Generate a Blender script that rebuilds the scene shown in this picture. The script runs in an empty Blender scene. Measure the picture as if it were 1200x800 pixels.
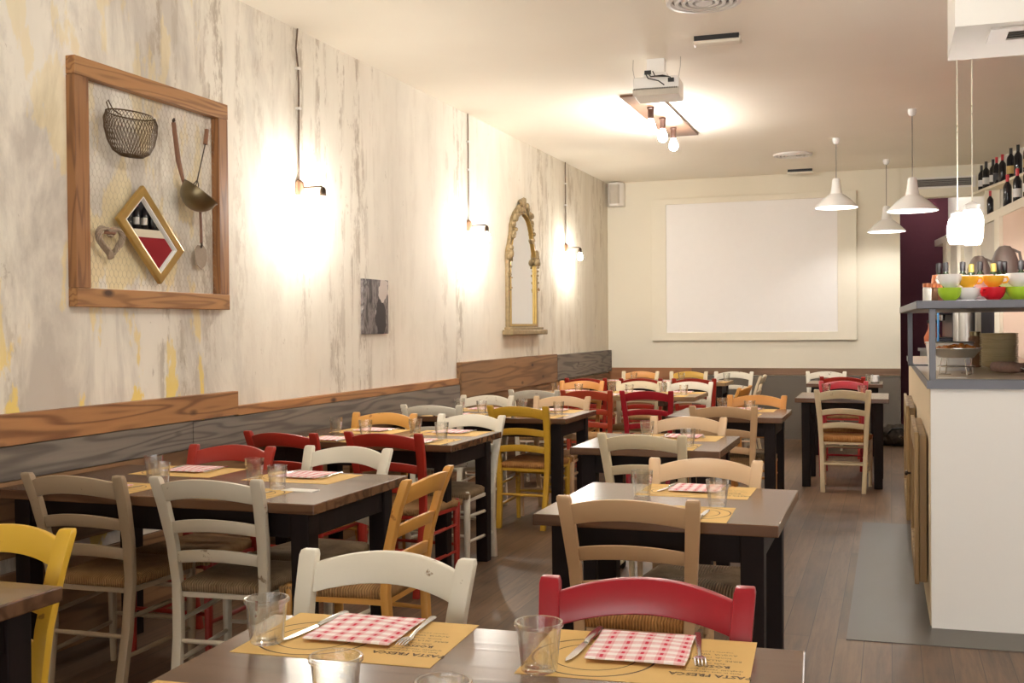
import bpy, bmesh, math, random
from mathutils import Vector, Matrix
random.seed(7)
PI = math.pi
COL = bpy.context.scene.collection

# ------------------------------------------------------------------ materials
def lin(c):
    c = c / 255.0
    return c / 12.92 if c <= 0.04045 else ((c + 0.055) / 1.055) ** 2.4
def rgb(r, g, b):
    return (lin(r), lin(g), lin(b), 1.0)

class Nodes:
    def __init__(s, name):
        s.m = bpy.data.materials.new(name); s.m.use_nodes = True
        s.t = s.m.node_tree; s.t.nodes.clear()
        s.out = s.n('ShaderNodeOutputMaterial')
    def n(s, kind, **kw):
        nd = s.t.nodes.new(kind)
        for k, v in kw.items(): setattr(nd, k, v)
        return nd
    def l(s, a, b): s.t.links.new(a, b)
    def val(s, sock, v):
        if hasattr(v, 'is_output'): s.l(v, sock)
        else: sock.default_value = v
    def math(s, op, a, b=0.0, c=None):
        nd = s.n('ShaderNodeMath', operation=op)
        s.val(nd.inputs[0], a); s.val(nd.inputs[1], b)
        if c is not None: s.val(nd.inputs[2], c)
        return nd.outputs[0]
    def mix(s, f, a, b, mode='MIX'):
        nd = s.n('ShaderNodeMixRGB', blend_type=mode)
        s.val(nd.inputs[0], f); s.val(nd.inputs[1], a); s.val(nd.inputs[2], b)
        return nd.outputs[0]
    def coord(s, scale=(1, 1, 1), world=False, loc=(0, 0, 0), rot=(0, 0, 0)):
        if world: src = s.n('ShaderNodeNewGeometry').outputs['Position']
        else: src = s.n('ShaderNodeTexCoord').outputs['Object']
        mp = s.n('ShaderNodeMapping'); s.l(src, mp.inputs[0])
        mp.inputs['Scale'].default_value = scale; mp.inputs['Location'].default_value = loc
        mp.inputs['Rotation'].default_value = rot
        return mp.outputs[0]
    def sep(s, v):
        nd = s.n('ShaderNodeSeparateXYZ'); s.l(v, nd.inputs[0]); return nd.outputs
    def noise(s, v, scale, detail=4, rough=0.55, dist=0.0):
        nd = s.n('ShaderNodeTexNoise'); s.l(v, nd.inputs['Vector'])
        nd.inputs['Scale'].default_value = scale; nd.inputs['Detail'].default_value = detail
        nd.inputs['Roughness'].default_value = rough; nd.inputs['Distortion'].default_value = dist
        return nd.outputs[0]
    def ramp(s, f, stops):
        nd = s.n('ShaderNodeValToRGB'); s.l(f, nd.inputs[0]); e = nd.color_ramp.elements
        while len(e) > 1: e.remove(e[-1])
        e[0].position = stops[0][0]; c = stops[0][1]; e[0].color = c if isinstance(c, tuple) else (c, c, c, 1)
        for p, c in stops[1:]:
            x = e.new(p); x.color = c if isinstance(c, tuple) else (c, c, c, 1)
        return nd.outputs[0]
    def bsdf(s, color, rough=0.5, metal=0.0, bump=None, bstr=0.2, bdist=0.01, spec=0.5):
        b = s.n('ShaderNodeBsdfPrincipled')
        s.val(b.inputs['Base Color'], color); s.val(b.inputs['Roughness'], rough)
        s.val(b.inputs['Metallic'], metal); b.inputs['Specular IOR Level'].default_value = spec
        if bump is not None:
            bp = s.n('ShaderNodeBump'); bp.inputs['Strength'].default_value = bstr
            bp.inputs['Distance'].default_value = bdist
            s.l(bump, bp.inputs['Height']); s.l(bp.outputs[0], b.inputs['Normal'])
        s.l(b.outputs[0], s.out.inputs[0])
        return s.m

def plain(name, c, rough=0.5, metal=0.0, var=0.06, spec=0.5, scale=14):
    k = Nodes(name); v = k.coord()
    f = k.noise(v, scale, 3)
    dark = tuple(x * (1 - var * 2.2) for x in c[:3]) + (1,)
    lite = tuple(min(1, x * (1 + var)) for x in c[:3]) + (1,)
    return k.bsdf(k.mix(f, dark, lite), rough, metal, spec=spec)

def painted(name, c, under, wear=0.66, rough=0.4):
    k = Nodes(name); v = k.coord(world=True)
    a = k.noise(v, 9, 5, 0.65); b = k.noise(v, 60, 3, 0.6)
    f = k.ramp(k.math('ADD', k.math('MULTIPLY', a, 0.75), k.math('MULTIPLY', b, 0.25)), [(wear - 0.02, 0.0), (wear + 0.015, 1.0)])
    tone = k.mix(k.noise(v, 4, 3), tuple(x * 0.88 for x in c[:3]) + (1,), tuple(min(1, x * 1.06) for x in c[:3]) + (1,))
    return k.bsdf(k.mix(f, tone, under), rough, bump=b, bstr=0.06, bdist=0.004)

def wood(name, c1, c2, c3=None, axis='Y', world=False, rough=0.5, ring=7.0, knots=True, stretch=0.08, bump=0.15, gs=7.0):
    """plank timber: grain runs along the axis, dark rings and a few knots"""
    k = Nodes(name)
    sc = {'X': (stretch, 1, 1), 'Y': (1, stretch, 1), 'Z': (1, 1, stretch)}[axis]
    v = k.coord(sc, world)
    warp = k.noise(v, gs, 2, 0.45, 0.15)
    w = k.n('ShaderNodeMath', operation='SINE')
    k.l(k.math('MULTIPLY', warp, ring * 9), w.inputs[0])
    rings = k.ramp(k.math('MULTIPLY_ADD', w.outputs[0], 0.5, 0.5), [(0.0, 0.0), (0.6, 0.2), (1.0, 1.0)])
    fine = k.noise(v, 60, 4, 0.6)
    blot = k.noise(v, 3.0, 3, 0.6)
    f = k.math('ADD', k.math('ADD', k.math('MULTIPLY', rings, 0.55), k.math('MULTIPLY', fine, 0.3)), k.math('MULTIPLY_ADD', blot, 0.8, -0.3))
    col = k.mix(f, c1, c2)
    if c3 is not None and knots:
        v2 = k.coord({'X': (0.45, 1, 1), 'Y': (1, 0.45, 1), 'Z': (1, 1, 0.45)}[axis], world)
        vo = k.n('ShaderNodeTexVoronoi'); k.l(v2, vo.inputs['Vector']); vo.inputs['Scale'].default_value = 5.5
        kn = k.ramp(vo.outputs['Distance'], [(0.05, 1.0), (0.13, 0.0)])
        col = k.mix(kn, col, c3)
    return k.bsdf(col, rough, bump=f, bstr=bump, bdist=0.004)

def emitter(name, c, strength):
    k = Nodes(name); e = k.n('ShaderNodeEmission')
    e.inputs[0].default_value = c; e.inputs[1].default_value = strength
    k.l(e.outputs[0], k.out.inputs[0]); return k.m

def glass(name, tint=(0.97, 0.98, 0.97, 1), milky=0.0, rough=0.02, boost=1.0):
    k = Nodes(name)
    tr = k.n('ShaderNodeBsdfTransparent'); tr.inputs[0].default_value = tint
    gl = k.n('ShaderNodeBsdfGlossy'); gl.inputs['Roughness'].default_value = rough
    lw = k.n('ShaderNodeLayerWeight'); lw.inputs[0].default_value = 0.5
    mx = k.n('ShaderNodeMixShader')
    fr = k.math('MULTIPLY_ADD', k.math('POWER', lw.outputs['Facing'], 3.2), 0.55 * boost, 0.025)
    k.l(fr, mx.inputs[0]); k.l(tr.outputs[0], mx.inputs[1]); k.l(gl.outputs[0], mx.inputs[2])
    o = mx.outputs[0]
    if milky:
        tl = k.n('ShaderNodeBsdfTranslucent'); tl.inputs[0].default_value = (0.95, 0.95, 0.93, 1)
        m2 = k.n('ShaderNodeMixShader'); m2.inputs[0].default_value = milky
        k.l(o, m2.inputs[1]); k.l(tl.outputs[0], m2.inputs[2]); o = m2.outputs[0]
    k.l(o, k.out.inputs[0]); return k.m

M = {}
# plaster of the long wall: cream, flaking in tall grey-brown streaks, old yellow paint low down near the front
def plaster():
    k = Nodes('flaking_plaster')
    P = k.n('ShaderNodeNewGeometry').outputs['Position']
    def mp(s, loc=(0, 0, 0)):
        m = k.n('ShaderNodeMapping'); k.l(P, m.inputs[0]); m.inputs['Scale'].default_value = s; m.inputs['Location'].default_value = loc
        return m.outputs[0]
    xyz = k.sep(P)
    big = k.noise(mp((1, 0.9, 0.5)), 1.1, 5, 0.6)
    col = k.mix(k.ramp(big, [(0.36, 0.0), (0.62, 1.0)]), rgb(244, 239, 226), rgb(230, 224, 210))
    # cloudy grey wash, strongest at the near end of the wall
    near = k.ramp(k.math('MULTIPLY', xyz[1], 0.1), [(0.30, 1.0), (0.50, 0.75), (0.6, 0.12), (0.85, 0.10), (1.0, 0.35)])
    wash = k.ramp(k.noise(mp((1, 1.5, 0.55), (3, 1, 0)), 1.5, 9, 0.66, 0.5), [(0.46, 0.0), (0.60, 1.0)])
    col = k.mix(k.math('MULTIPLY', k.math('MULTIPLY', wash, near), 0.8), col, rgb(186, 178, 168))
    # vertical runs of flaked paint, bunched in a few bands
    band = k.ramp(k.noise(mp((0.01, 1.0, 0.12), (0, 1.3, 0)), 0.8, 3, 0.6), [(0.50, 0.0), (0.60, 1.0)])
    run = k.ramp(k.noise(mp((0.01, 3.2, 0.16), (0, 4.3, 0)), 1.9, 4, 0.6), [(0.47, 0.0), (0.56, 1.0)])
    flake = k.ramp(k.noise(mp((1, 2.4, 0.8)), 5.2, 8, 0.74), [(0.47, 0.0), (0.56, 1.0)])
    sf = k.math('MULTIPLY', k.math('MULTIPLY', run, flake), k.math('MULTIPLY_ADD', band, 0.88, 0.12))
    col = k.mix(k.math('MULTIPLY', sf, 0.72), col, rgb(172, 158, 138))
    lift = k.math('MULTIPLY', k.ramp(k.noise(mp((1, 2.0, 0.5), (2, 8, 3)), 3.0, 7, 0.7), [(0.57, 0.0), (0.6, 1.0)]), band)
    col = k.mix(k.math('MULTIPLY', lift, 0.35), col, rgb(243, 238, 226))
    spots = k.ramp(k.noise(mp((1, 1.3, 0.7), (7, 0, 0)), 7.5, 8, 0.75), [(0.645, 0.0), (0.67, 1.0)])
    col = k.mix(k.math('MULTIPLY', spots, 0.45), col, rgb(164, 150, 132))
    # old yellow paint
    ynear = k.math('LESS_THAN', xyz[1], 4.9)
    ylow = k.ramp(k.math('MULTIPLY', xyz[2], 0.25), [(0.27, 1.0), (0.36, 0.5), (0.6, 0.3)])
    yel = k.ramp(k.noise(mp((1, 1.9, 0.7), (0, 2.0, 5)), 2.3, 6, 0.6), [(0.55, 0.0), (0.575, 1.0)])
    col = k.mix(k.math('MULTIPLY', k.math('MULTIPLY', yel, ynear), ylow), col, rgb(238, 214, 130))
    # tea-coloured ageing towards the far end
    far = k.ramp(k.math('MULTIPLY', xyz[1], 0.1), [(0.9, 0.0), (1.3, 0.55)])
    col = k.mix(k.math('MULTIPLY', far, k.noise(mp((1, 3, 0.15)), 2.0, 4)), col, rgb(200, 182, 146))
    h = k.math('ADD', k.math('MULTIPLY', sf, -0.5), k.noise(mp((1, 1, 1)), 16, 6, 0.6))
    return k.bsdf(col, 0.85, bump=h, bstr=0.14, bdist=0.01, spec=0.2)
M['plaster'] = plaster()
def paintwall(name, c, var=0.04):
    k = Nodes(name); v = k.coord(world=True)
    n = k.noise(v, 1.1, 4, 0.5)
    return k.bsdf(k.mix(n, tuple(x * (1 - var) for x in c[:3]) + (1,), tuple(min(1, x * (1 + var)) for x in c[:3]) + (1,)), 0.8, bump=k.noise(v, 40, 3), bstr=0.05, spec=0.25)
M['ceiling'] = paintwall('cream_ceiling', rgb(248, 241, 226))
M['cream_wall'] = paintwall('cream_wall_paint', rgb(231, 224, 206))
M['white_wall'] = paintwall('white_paint', rgb(236, 233, 226))
M['purple'] = paintwall('plum_wall_paint', rgb(92, 50, 62), 0.1)
M['pink_wall'] = paintwall('dusty_pink_wall', rgb(222, 196, 178))
M['red_wall'] = paintwall('deep_red_wall', rgb(150, 40, 48), 0.15)
M['grey_panel'] = paintwall('grey_dado_paint', rgb(112, 104, 94), 0.08)
# floor boards run down the room
def boards():
    k = Nodes('worn_floor_boards')
    P = k.n('ShaderNodeNewGeometry').outputs['Position']; x, y, z = k.sep(P)
    cmb = k.n('ShaderNodeCombineXYZ'); k.l(y, cmb.inputs[0]); k.l(x, cmb.inputs[1])
    br = k.n('ShaderNodeTexBrick'); k.l(cmb.outputs[0], br.inputs['Vector'])
    br.inputs['Scale'].default_value = 1.0; br.inputs['Brick Width'].default_value = 1.9; br.inputs['Row Height'].default_value = 0.115
    br.inputs['Mortar Size'].default_value = 0.0016; br.inputs['Mortar Smooth'].default_value = 0.3
    br.inputs['Color1'].default_value = (0, 0, 0, 1); br.inputs['Color2'].default_value = (1, 1, 1, 1); br.inputs['Mortar'].default_value = (0.5, 0.5, 0.5, 1)
    br.offset = 0.37
    m = k.n('ShaderNodeMapping'); k.l(P, m.inputs[0]); m.inputs['Scale'].default_value = (1, 0.07, 1)
    g = k.noise(m.outputs[0], 30, 6, 0.7, 0.3)
    m2 = k.n('ShaderNodeMapping'); k.l(P, m2.inputs[0]); m2.inputs['Scale'].default_value = (1, 0.5, 1)
    worn = k.noise(m2.outputs[0], 1.5, 5, 0.6)
    c = k.mix(br.outputs['Color'], rgb(92, 68, 48), rgb(126, 97, 70))
    c = k.mix(k.ramp(g, [(0.35, 0.0), (0.7, 0.85)]), c, rgb(62, 44, 31))
    c = k.mix(k.ramp(worn, [(0.45, 0.0), (0.68, 0.6)]), c, rgb(136, 110, 86))
    c = k.mix(br.outputs['Fac'], c, rgb(48, 36, 28))
    ro = k.math('MULTIPLY_ADD', worn, 0.25, 0.3)
    return k.bsdf(c, ro, bump=g, bstr=0.08, bdist=0.003)
M['floor'] = boards()
M['plank_orange'] = wood('orange_pine_plank', rgb(190, 138, 88), rgb(98, 58, 32), rgb(60, 34, 20), 'Y', True, 0.55, 6.5)
M['plank_grey'] = wood('weathered_grey_plank', rgb(142, 132, 120), rgb(80, 72, 66), rgb(66, 58, 50), 'Y', True, 0.75, 7)
M['plank_brown'] = wood('brown_pine_plank', rgb(158, 120, 82), rgb(98, 68, 44), rgb(58, 38, 24), 'Y', True, 0.6, 5.0)
M['plank_back'] = wood('brown_back_plank', rgb(140, 108, 82), rgb(112, 84, 62), rgb(70, 48, 34), 'X', True, 0.6, 3.0)
M['plank_back_orange'] = wood('orange_back_plank', rgb(176, 124, 82), rgb(146, 96, 60), rgb(90, 56, 36), 'X', True, 0.6, 3.0)
M['frame_wood'] = wood('reclaimed_frame_timber', rgb(190, 140, 88), rgb(122, 80, 44), rgb(72, 44, 24), 'Y', False, 0.55, 6.0, gs=11)
M['frame_wood_v'] = wood('reclaimed_frame_upright', rgb(172, 122, 76), rgb(112, 74, 44), rgb(72, 44, 26), 'Z', False, 0.6, 6.0, gs=11)
M['top'] = wood('walnut_stained_table_top', rgb(112, 80, 56), rgb(72, 48, 33), rgb(48, 33, 23), 'X', False, 0.22, 4.0, False, 0.08, 0.04)
M['top_old'] = wood('worn_oak_table_top', rgb(156, 128, 92), rgb(120, 94, 64), rgb(70, 48, 30), 'X', False, 0.35, 4.0, True, 0.1, 0.1)
M['top'].node_tree.nodes['Principled BSDF'].inputs['Specular IOR Level'].default_value = 0.6
M['edge'] = wood('table_edge', rgb(112, 84, 56), rgb(82, 58, 38), None, 'X', False, 0.5, 3.0, False)
M['dark_leg'] = wood('near_black_stained_wood', rgb(30, 17, 15), rgb(20, 11, 10), None, 'Z', False, 0.6, 2.0, False)
M['dark_leg'].node_tree.nodes['Principled BSDF'].inputs['Specular IOR Level'].default_value = 0.22
M['trestle'] = wood('dark_oak_trestle', rgb(92, 66, 42), rgb(62, 42, 26), None, 'Z', False, 0.55, 3.0, False)
U = rgb(128, 96, 64)
M['white'] = painted('chipped_white_paint', rgb(228, 221, 203), rgb(150, 128, 100), 0.625)
M['chalk'] = painted('chalk_white_paint', rgb(206, 196, 176), rgb(140, 120, 96), 0.635)
M['cream'] = painted('cream_paint', rgb(221, 205, 172), rgb(160, 132, 98), 0.66)
M['greige'] = painted('grey_beige_paint', rgb(164, 143, 116), rgb(120, 98, 74), 0.65)
M['tan'] = painted('natural_beech', rgb(200, 164, 124), rgb(170, 132, 92), 0.7)
M['blond'] = painted('blond_beech', rgb(216, 184, 146), rgb(184, 148, 108), 0.7)
M['yellow'] = painted('sunflower_yellow_paint', rgb(222, 178, 56), rgb(170, 126, 46), 0.66)
M['mustard'] = painted('mustard_paint', rgb(200, 156, 48), rgb(150, 112, 40), 0.65)
M['honey'] = painted('honey_stained_beech', rgb(214, 156, 76), rgb(170, 112, 50), 0.65)
M['orange'] = painted('orange_stained_beech', rgb(222, 156, 84), rgb(180, 116, 56), 0.66)
M['brick'] = painted('brick_red_paint', rgb(164, 44, 32), rgb(96, 32, 24), 0.7, 0.35)
M['crimson'] = painted('crimson_paint', rgb(164, 28, 42), rgb(110, 24, 30), 0.71, 0.3)
M['rust'] = painted('rust_red_paint', rgb(178, 66, 40), rgb(112, 50, 34), 0.7, 0.4)
def rush(name, c1, c2, c3):
    k = Nodes(name); v = k.coord(); x, y, z = k.sep(v)
    ay = k.math('ABSOLUTE', k.math('MULTIPLY', k.math('SUBTRACT', y, 0.2), 0.95)); ax = k.math('ABSOLUTE', x)
    side = k.math('GREATER_THAN', ax, ay)          # side quarters: cords run across, turning at the diagonals
    u = k.n('ShaderNodeMix'); k.l(side, u.inputs[0]); k.l(x, u.inputs[2]); k.l(y, u.inputs[3])
    nz = k.noise(v, 22, 3)
    ph = k.math('MULTIPLY_ADD', u.outputs[0], 620.0, k.math('MULTIPLY', nz, 5.0))
    w = k.math('MULTIPLY_ADD', k.math('SINE', ph), 0.5, 0.5)
    n2 = k.noise(v, 9, 4, 0.7)
    c = k.mix(k.ramp(n2, [(0.35, 0.0), (0.65, 1.0)]), c1, c2)
    c = k.mix(k.math('MULTIPLY', k.math('SUBTRACT', 1.0, w), 0.6), c, c3)
    return k.bsdf(c, 0.8, bump=w, bstr=0.7, bdist=0.006, spec=0.2)
M['rush'] = rush('rush_weave', rgb(192, 152, 102), rgb(160, 120, 78), rgb(100, 68, 40))
M['rush_grey'] = rush('old_grey_rush_weave', rgb(176, 150, 116), rgb(140, 116, 86), rgb(86, 66, 46))
M['rush_gold'] = rush('golden_rush_weave', rgb(206, 152, 92), rgb(180, 122, 68), rgb(110, 66, 32))
M['kraft'] = plain('kraft_paper', rgb(224, 186, 118), 0.75, var=0.03, spec=0.2)
M['ink'] = plain('brown_ink', rgb(96, 74, 48), 0.8, var=0.0)
M['steel'] = plain('polished_steel', rgb(205, 203, 200), 0.22, 1.0, 0.02)
M['dull_steel'] = plain('brushed_steel', rgb(170, 168, 164), 0.38, 1.0, 0.04)
def gingham():
    k = Nodes('red_gingham'); v = k.coord(); x, y, z = k.sep(v)
    def st(a, f):
        s = k.math('SINE', k.math('MULTIPLY', a, f))
        return k.math('GREATER_THAN', s, 0.0)
    sx = st(x, 2 * PI / 0.036); sy = st(y, 2 * PI / 0.030)
    fx = st(x, 2 * PI / 0.012)
    s = k.math('ADD', sx, sy)
    c = k.mix(k.math('POWER', k.math('MULTIPLY', s, 0.5), 1.5), rgb(250, 240, 238), rgb(216, 62, 84))
    c = k.mix(k.math('MULTIPLY', k.math('MULTIPLY', fx, s), 0.22), c, rgb(250, 226, 226))
    return k.bsdf(c, 0.85, spec=0.2, bump=k.noise(v, 900, 2), bstr=0.1, bdist=0.001)
M['gingham'] = gingham()
M['paper'] = plain('white_paper', rgb(238, 234, 226), 0.8, var=0.02)
def tumbler_glass():
    k = Nodes('clear_tumbler_glass')
    tr = k.n('ShaderNodeBsdfTransparent'); tr.inputs[0].default_value = (0.985, 0.99, 0.98, 1)
    gl = k.n('ShaderNodeBsdfGlossy'); gl.inputs['Roughness'].default_value = 0.0
    rf = k.n('ShaderNodeBsdfGlass'); rf.inputs['Roughness'].default_value = 0.0; rf.inputs['IOR'].default_value = 1.45
    lw = k.n('ShaderNodeLayerWeight'); lw.inputs[0].default_value = 0.5
    f = k.math('MULTIPLY_ADD', k.math('POWER', lw.outputs['Facing'], 2.4), 1.0, 0.035)
    m1 = k.n('ShaderNodeMixShader'); k.l(f, m1.inputs[0]); k.l(tr.outputs[0], m1.inputs[1]); k.l(gl.outputs[0], m1.inputs[2])
    m2 = k.n('ShaderNodeMixShader'); m2.inputs[0].default_value = 0.16; k.l(m1.outputs[0], m2.inputs[1]); k.l(rf.outputs[0], m2.inputs[2])
    k.l(m2.outputs[0], k.out.inputs[0]); return k.m
M['glass'] = tumbler_glass()
M['glass_thin'] = glass('display_glass', (0.97, 0.98, 0.98, 1), boost=0.35)
M['jar_glass'] = glass('jar_glass', (0.98, 0.98, 0.97, 1), 0.45, 0.1)
M['iron'] = plain('aged_iron', rgb(74, 60, 48), 0.5, 0.7, 0.1)
M['black'] = plain('black_rubber', rgb(28, 26, 26), 0.5)
M['cable'] = plain('brown_fabric_cable', rgb(112, 92, 76), 0.8)
M['cable_grey'] = plain('grey_cable', rgb(120, 112, 104), 0.7)
M['wire'] = plain('galvanised_wire', rgb(172, 160, 138), 0.45, 0.3)
M['rusty'] = plain('rusty_wire', rgb(104, 84, 60), 0.5, 0.7, 0.12)
M['pewter'] = plain('tarnished_pewter', rgb(126, 112, 84), 0.35, 0.85, 0.1)
M['old_handle'] = wood('old_handle', rgb(150, 108, 82), rgb(110, 74, 54), None, 'Z', False, 0.6, 2, False)
M['twig'] = plain('woven_twig', rgb(160, 142, 122), 0.8, var=0.12, scale=60)
M['gold'] = plain('gilt', rgb(192, 160, 92), 0.36, 0.6, 0.12)
M['old_gold'] = plain('worn_gilt_plaster', rgb(166, 144, 106), 0.5, 0.3, 0.3, scale=40)
M['mirror'] = plain('silvered_glass', rgb(235, 235, 232), 0.01, 1.0, 0.0)
M['enamel'] = plain('white_enamel', rgb(240, 238, 234), 0.25, var=0.01)
M['plastic'] = plain('white_plastic', rgb(232, 228, 222), 0.45, var=0.02)
M['grille'] = plain('grey_grille', rgb(150, 146, 142), 0.6)
M['speaker_cloth'] = plain('pale_speaker_cloth', rgb(196, 188, 174), 0.8)
M['dark_slot'] = plain('dark_slot', rgb(70, 66, 62), 0.7)
M['beige_plastic'] = plain('ivory_plastic', rgb(234, 226, 208), 0.5, var=0.02)
M['bronze'] = plain('brown_lacquered_metal', rgb(124, 92, 72), 0.35, 0.5, 0.06)
M['brown_socket'] = plain('brown_bakelite', rgb(86, 58, 46), 0.4)
M['screen'] = plain('projection_screen', rgb(244, 241, 238), 0.85, var=0.01, spec=0.1)
M['panel_cream'] = plain('cream_screen_border', rgb(233, 226, 208), 0.75, var=0.01)
M['counter_white'] = paintwall('white_counter_front', rgb(236, 234, 230), 0.02)
M['counter_cream'] = paintwall('cream_counter_side', rgb(214, 196, 166), 0.04)
M['grey_metal'] = plain('grey_painted_steel', rgb(98, 98, 104), 0.4, 0.3)
M['stone_top'] = plain('stone_work_top', rgb(196, 176, 148), 0.3, var=0.12, scale=6)
M['door_wood'] = wood('old_cabinet_timber', rgb(170, 142, 98), rgb(116, 90, 58), rgb(76, 54, 34), 'Z', False, 0.6, 3)
def sheet():
    k = Nodes('scuffed_zinc_sheet'); v = k.coord(world=True)
    a = k.noise(v, 1.6, 5, 0.6); b = k.noise(v, 12, 5, 0.6)
    c = k.mix(a, rgb(82, 78, 75), rgb(122, 118, 113)); c = k.mix(k.math('MULTIPLY', b, 0.3), c, rgb(104, 94, 84))
    return k.bsdf(c, k.math('MULTIPLY_ADD', a, 0.2, 0.32), 0.35)
M['zinc'] = sheet()
M['bottle'] = plain('dark_wine_glass', rgb(26, 24, 30), 0.12, var=0.0)
M['bottle_green'] = plain('dark_green_glass', rgb(34, 44, 28), 0.12, var=0.0)
M['cap_red'] = plain('red_capsule', rgb(196, 44, 56), 0.4)
M['cap_dark'] = plain('black_capsule', rgb(34, 30, 32), 0.4)
M['cap_gold'] = plain('gold_capsule', rgb(186, 160, 84), 0.35, 0.6)
M['label_white'] = plain('white_label', rgb(226, 224, 222), 0.7)
M['label_tan'] = plain('tan_label', rgb(214, 184, 120), 0.7)
M['label_grey'] = plain('dark_label', rgb(70, 70, 78), 0.7)
M['cup_green'] = plain('lime_glaze', rgb(166, 202, 52), 0.15, var=0.02)
M['cup_white'] = plain('white_glaze', rgb(238, 234, 230), 0.15, var=0.01)
M['cup_yellow'] = plain('amber_glaze', rgb(240, 180, 54), 0.15, var=0.02)
M['cup_red'] = plain('red_glaze', rgb(206, 30, 44), 0.12, var=0.02)
M['cup_pink'] = plain('pale_pink_glaze', rgb(232, 206, 206), 0.15, var=0.02)
M['plate'] = plain('stoneware_plate', rgb(214, 198, 160), 0.3, var=0.04)
M['foil'] = plain('aluminium_tray', rgb(214, 214, 212), 0.3, 0.9, 0.05)
M['food'] = plain('roast_vegetables', rgb(206, 122, 40), 0.6, var=0.35, scale=50)
M['terracotta'] = plain('terracotta', rgb(178, 96, 62), 0.7, var=0.1)
M['jug'] = plain('grey_brown_stoneware', rgb(96, 82, 74), 0.5, var=0.12)
M['salami'] = plain('dusty_sausage_skin', rgb(150, 116, 100), 0.7, var=0.25, scale=30)
M['copper'] = plain('copper_lid', rgb(190, 120, 84), 0.35, 0.7)
M['spice'] = plain('spice', rgb(120, 84, 56), 0.8, var=0.2)
M['salt'] = plain('salt', rgb(232, 226, 218), 0.8)
M['machine'] = plain('dark_steel_casing', rgb(58, 56, 62), 0.3, 0.4)
M['blue'] = plain('blue_plastic', rgb(70, 140, 200), 0.4)
M['dark_board'] = plain('dark_navy_board', rgb(38, 34, 44), 0.5)
M['pane'] = plain('frosted_pane', rgb(206, 198, 184), 0.3, var=0.05)
M['sack'] = plain('crumpled_dark_cloth', rgb(70, 58, 46), 0.85, var=0.4, scale=18)
def photo_mat():
    k = Nodes('monochrome_print'); v = k.coord()
    m = k.n('ShaderNodeMapping'); k.l(v, m.inputs[0]); m.inputs['Scale'].default_value = (1, 1, 0.35); m.inputs['Location'].default_value = (2, 5, 1)
    a = k.noise(m.outputs[0], 15, 5, 0.6, 0.4)
    wv = k.n('ShaderNodeTexNoise'); k.l(v, wv.inputs['Vector']); wv.inputs['Scale'].default_value = 14
    ad = k.n('ShaderNodeVectorMath', operation='MULTIPLY_ADD'); k.l(wv.outputs[1], ad.inputs[0]); ad.inputs[1].default_value = (.09, .09, .09); k.l(v, ad.inputs[2])
    sb = k.n('ShaderNodeVectorMath', operation='SUBTRACT'); k.l(ad.outputs[0], sb.inputs[0]); sb.inputs[1].default_value = (.045, .045, .045)
    x, y, z = k.sep(sb.outputs[0])
    c = k.ramp(a, [(0.34, rgb(38, 33, 33)), (0.45, rgb(92, 84, 82)), (0.53, rgb(140, 132, 130)), (0.6, rgb(70, 62, 62)), (0.7, rgb(196, 188, 184))])
    # a dark standing shape low on one side and a pale patch above it
    d = k.math('ADD', k.math('POWER', k.math('MULTIPLY', k.math('SUBTRACT', y, 0.07), 13.0), 2.0), k.math('POWER', k.math('MULTIPLY', k.math('ADD', z, 0.07), 7.5), 2.0))
    c = k.mix(k.math('LESS_THAN', d, 1.0), c, rgb(48, 40, 42))
    e = k.math('ADD', k.math('POWER', k.math('MULTIPLY', k.math('SUBTRACT', y, 0.11), 13.0), 2.0), k.math('POWER', k.math('MULTIPLY', k.math('SUBTRACT', z, 0.12), 11.0), 2.0))
    c = k.mix(k.math('LESS_THAN', e, 0.8), c, rgb(206, 196, 188))
    return k.bsdf(c, 0.5)
M['photo'] = photo_mat()
WARM = (1.0, 0.965, 0.89, 1)
SOFT = (1.0, 0.975, 0.935, 1)

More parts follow.
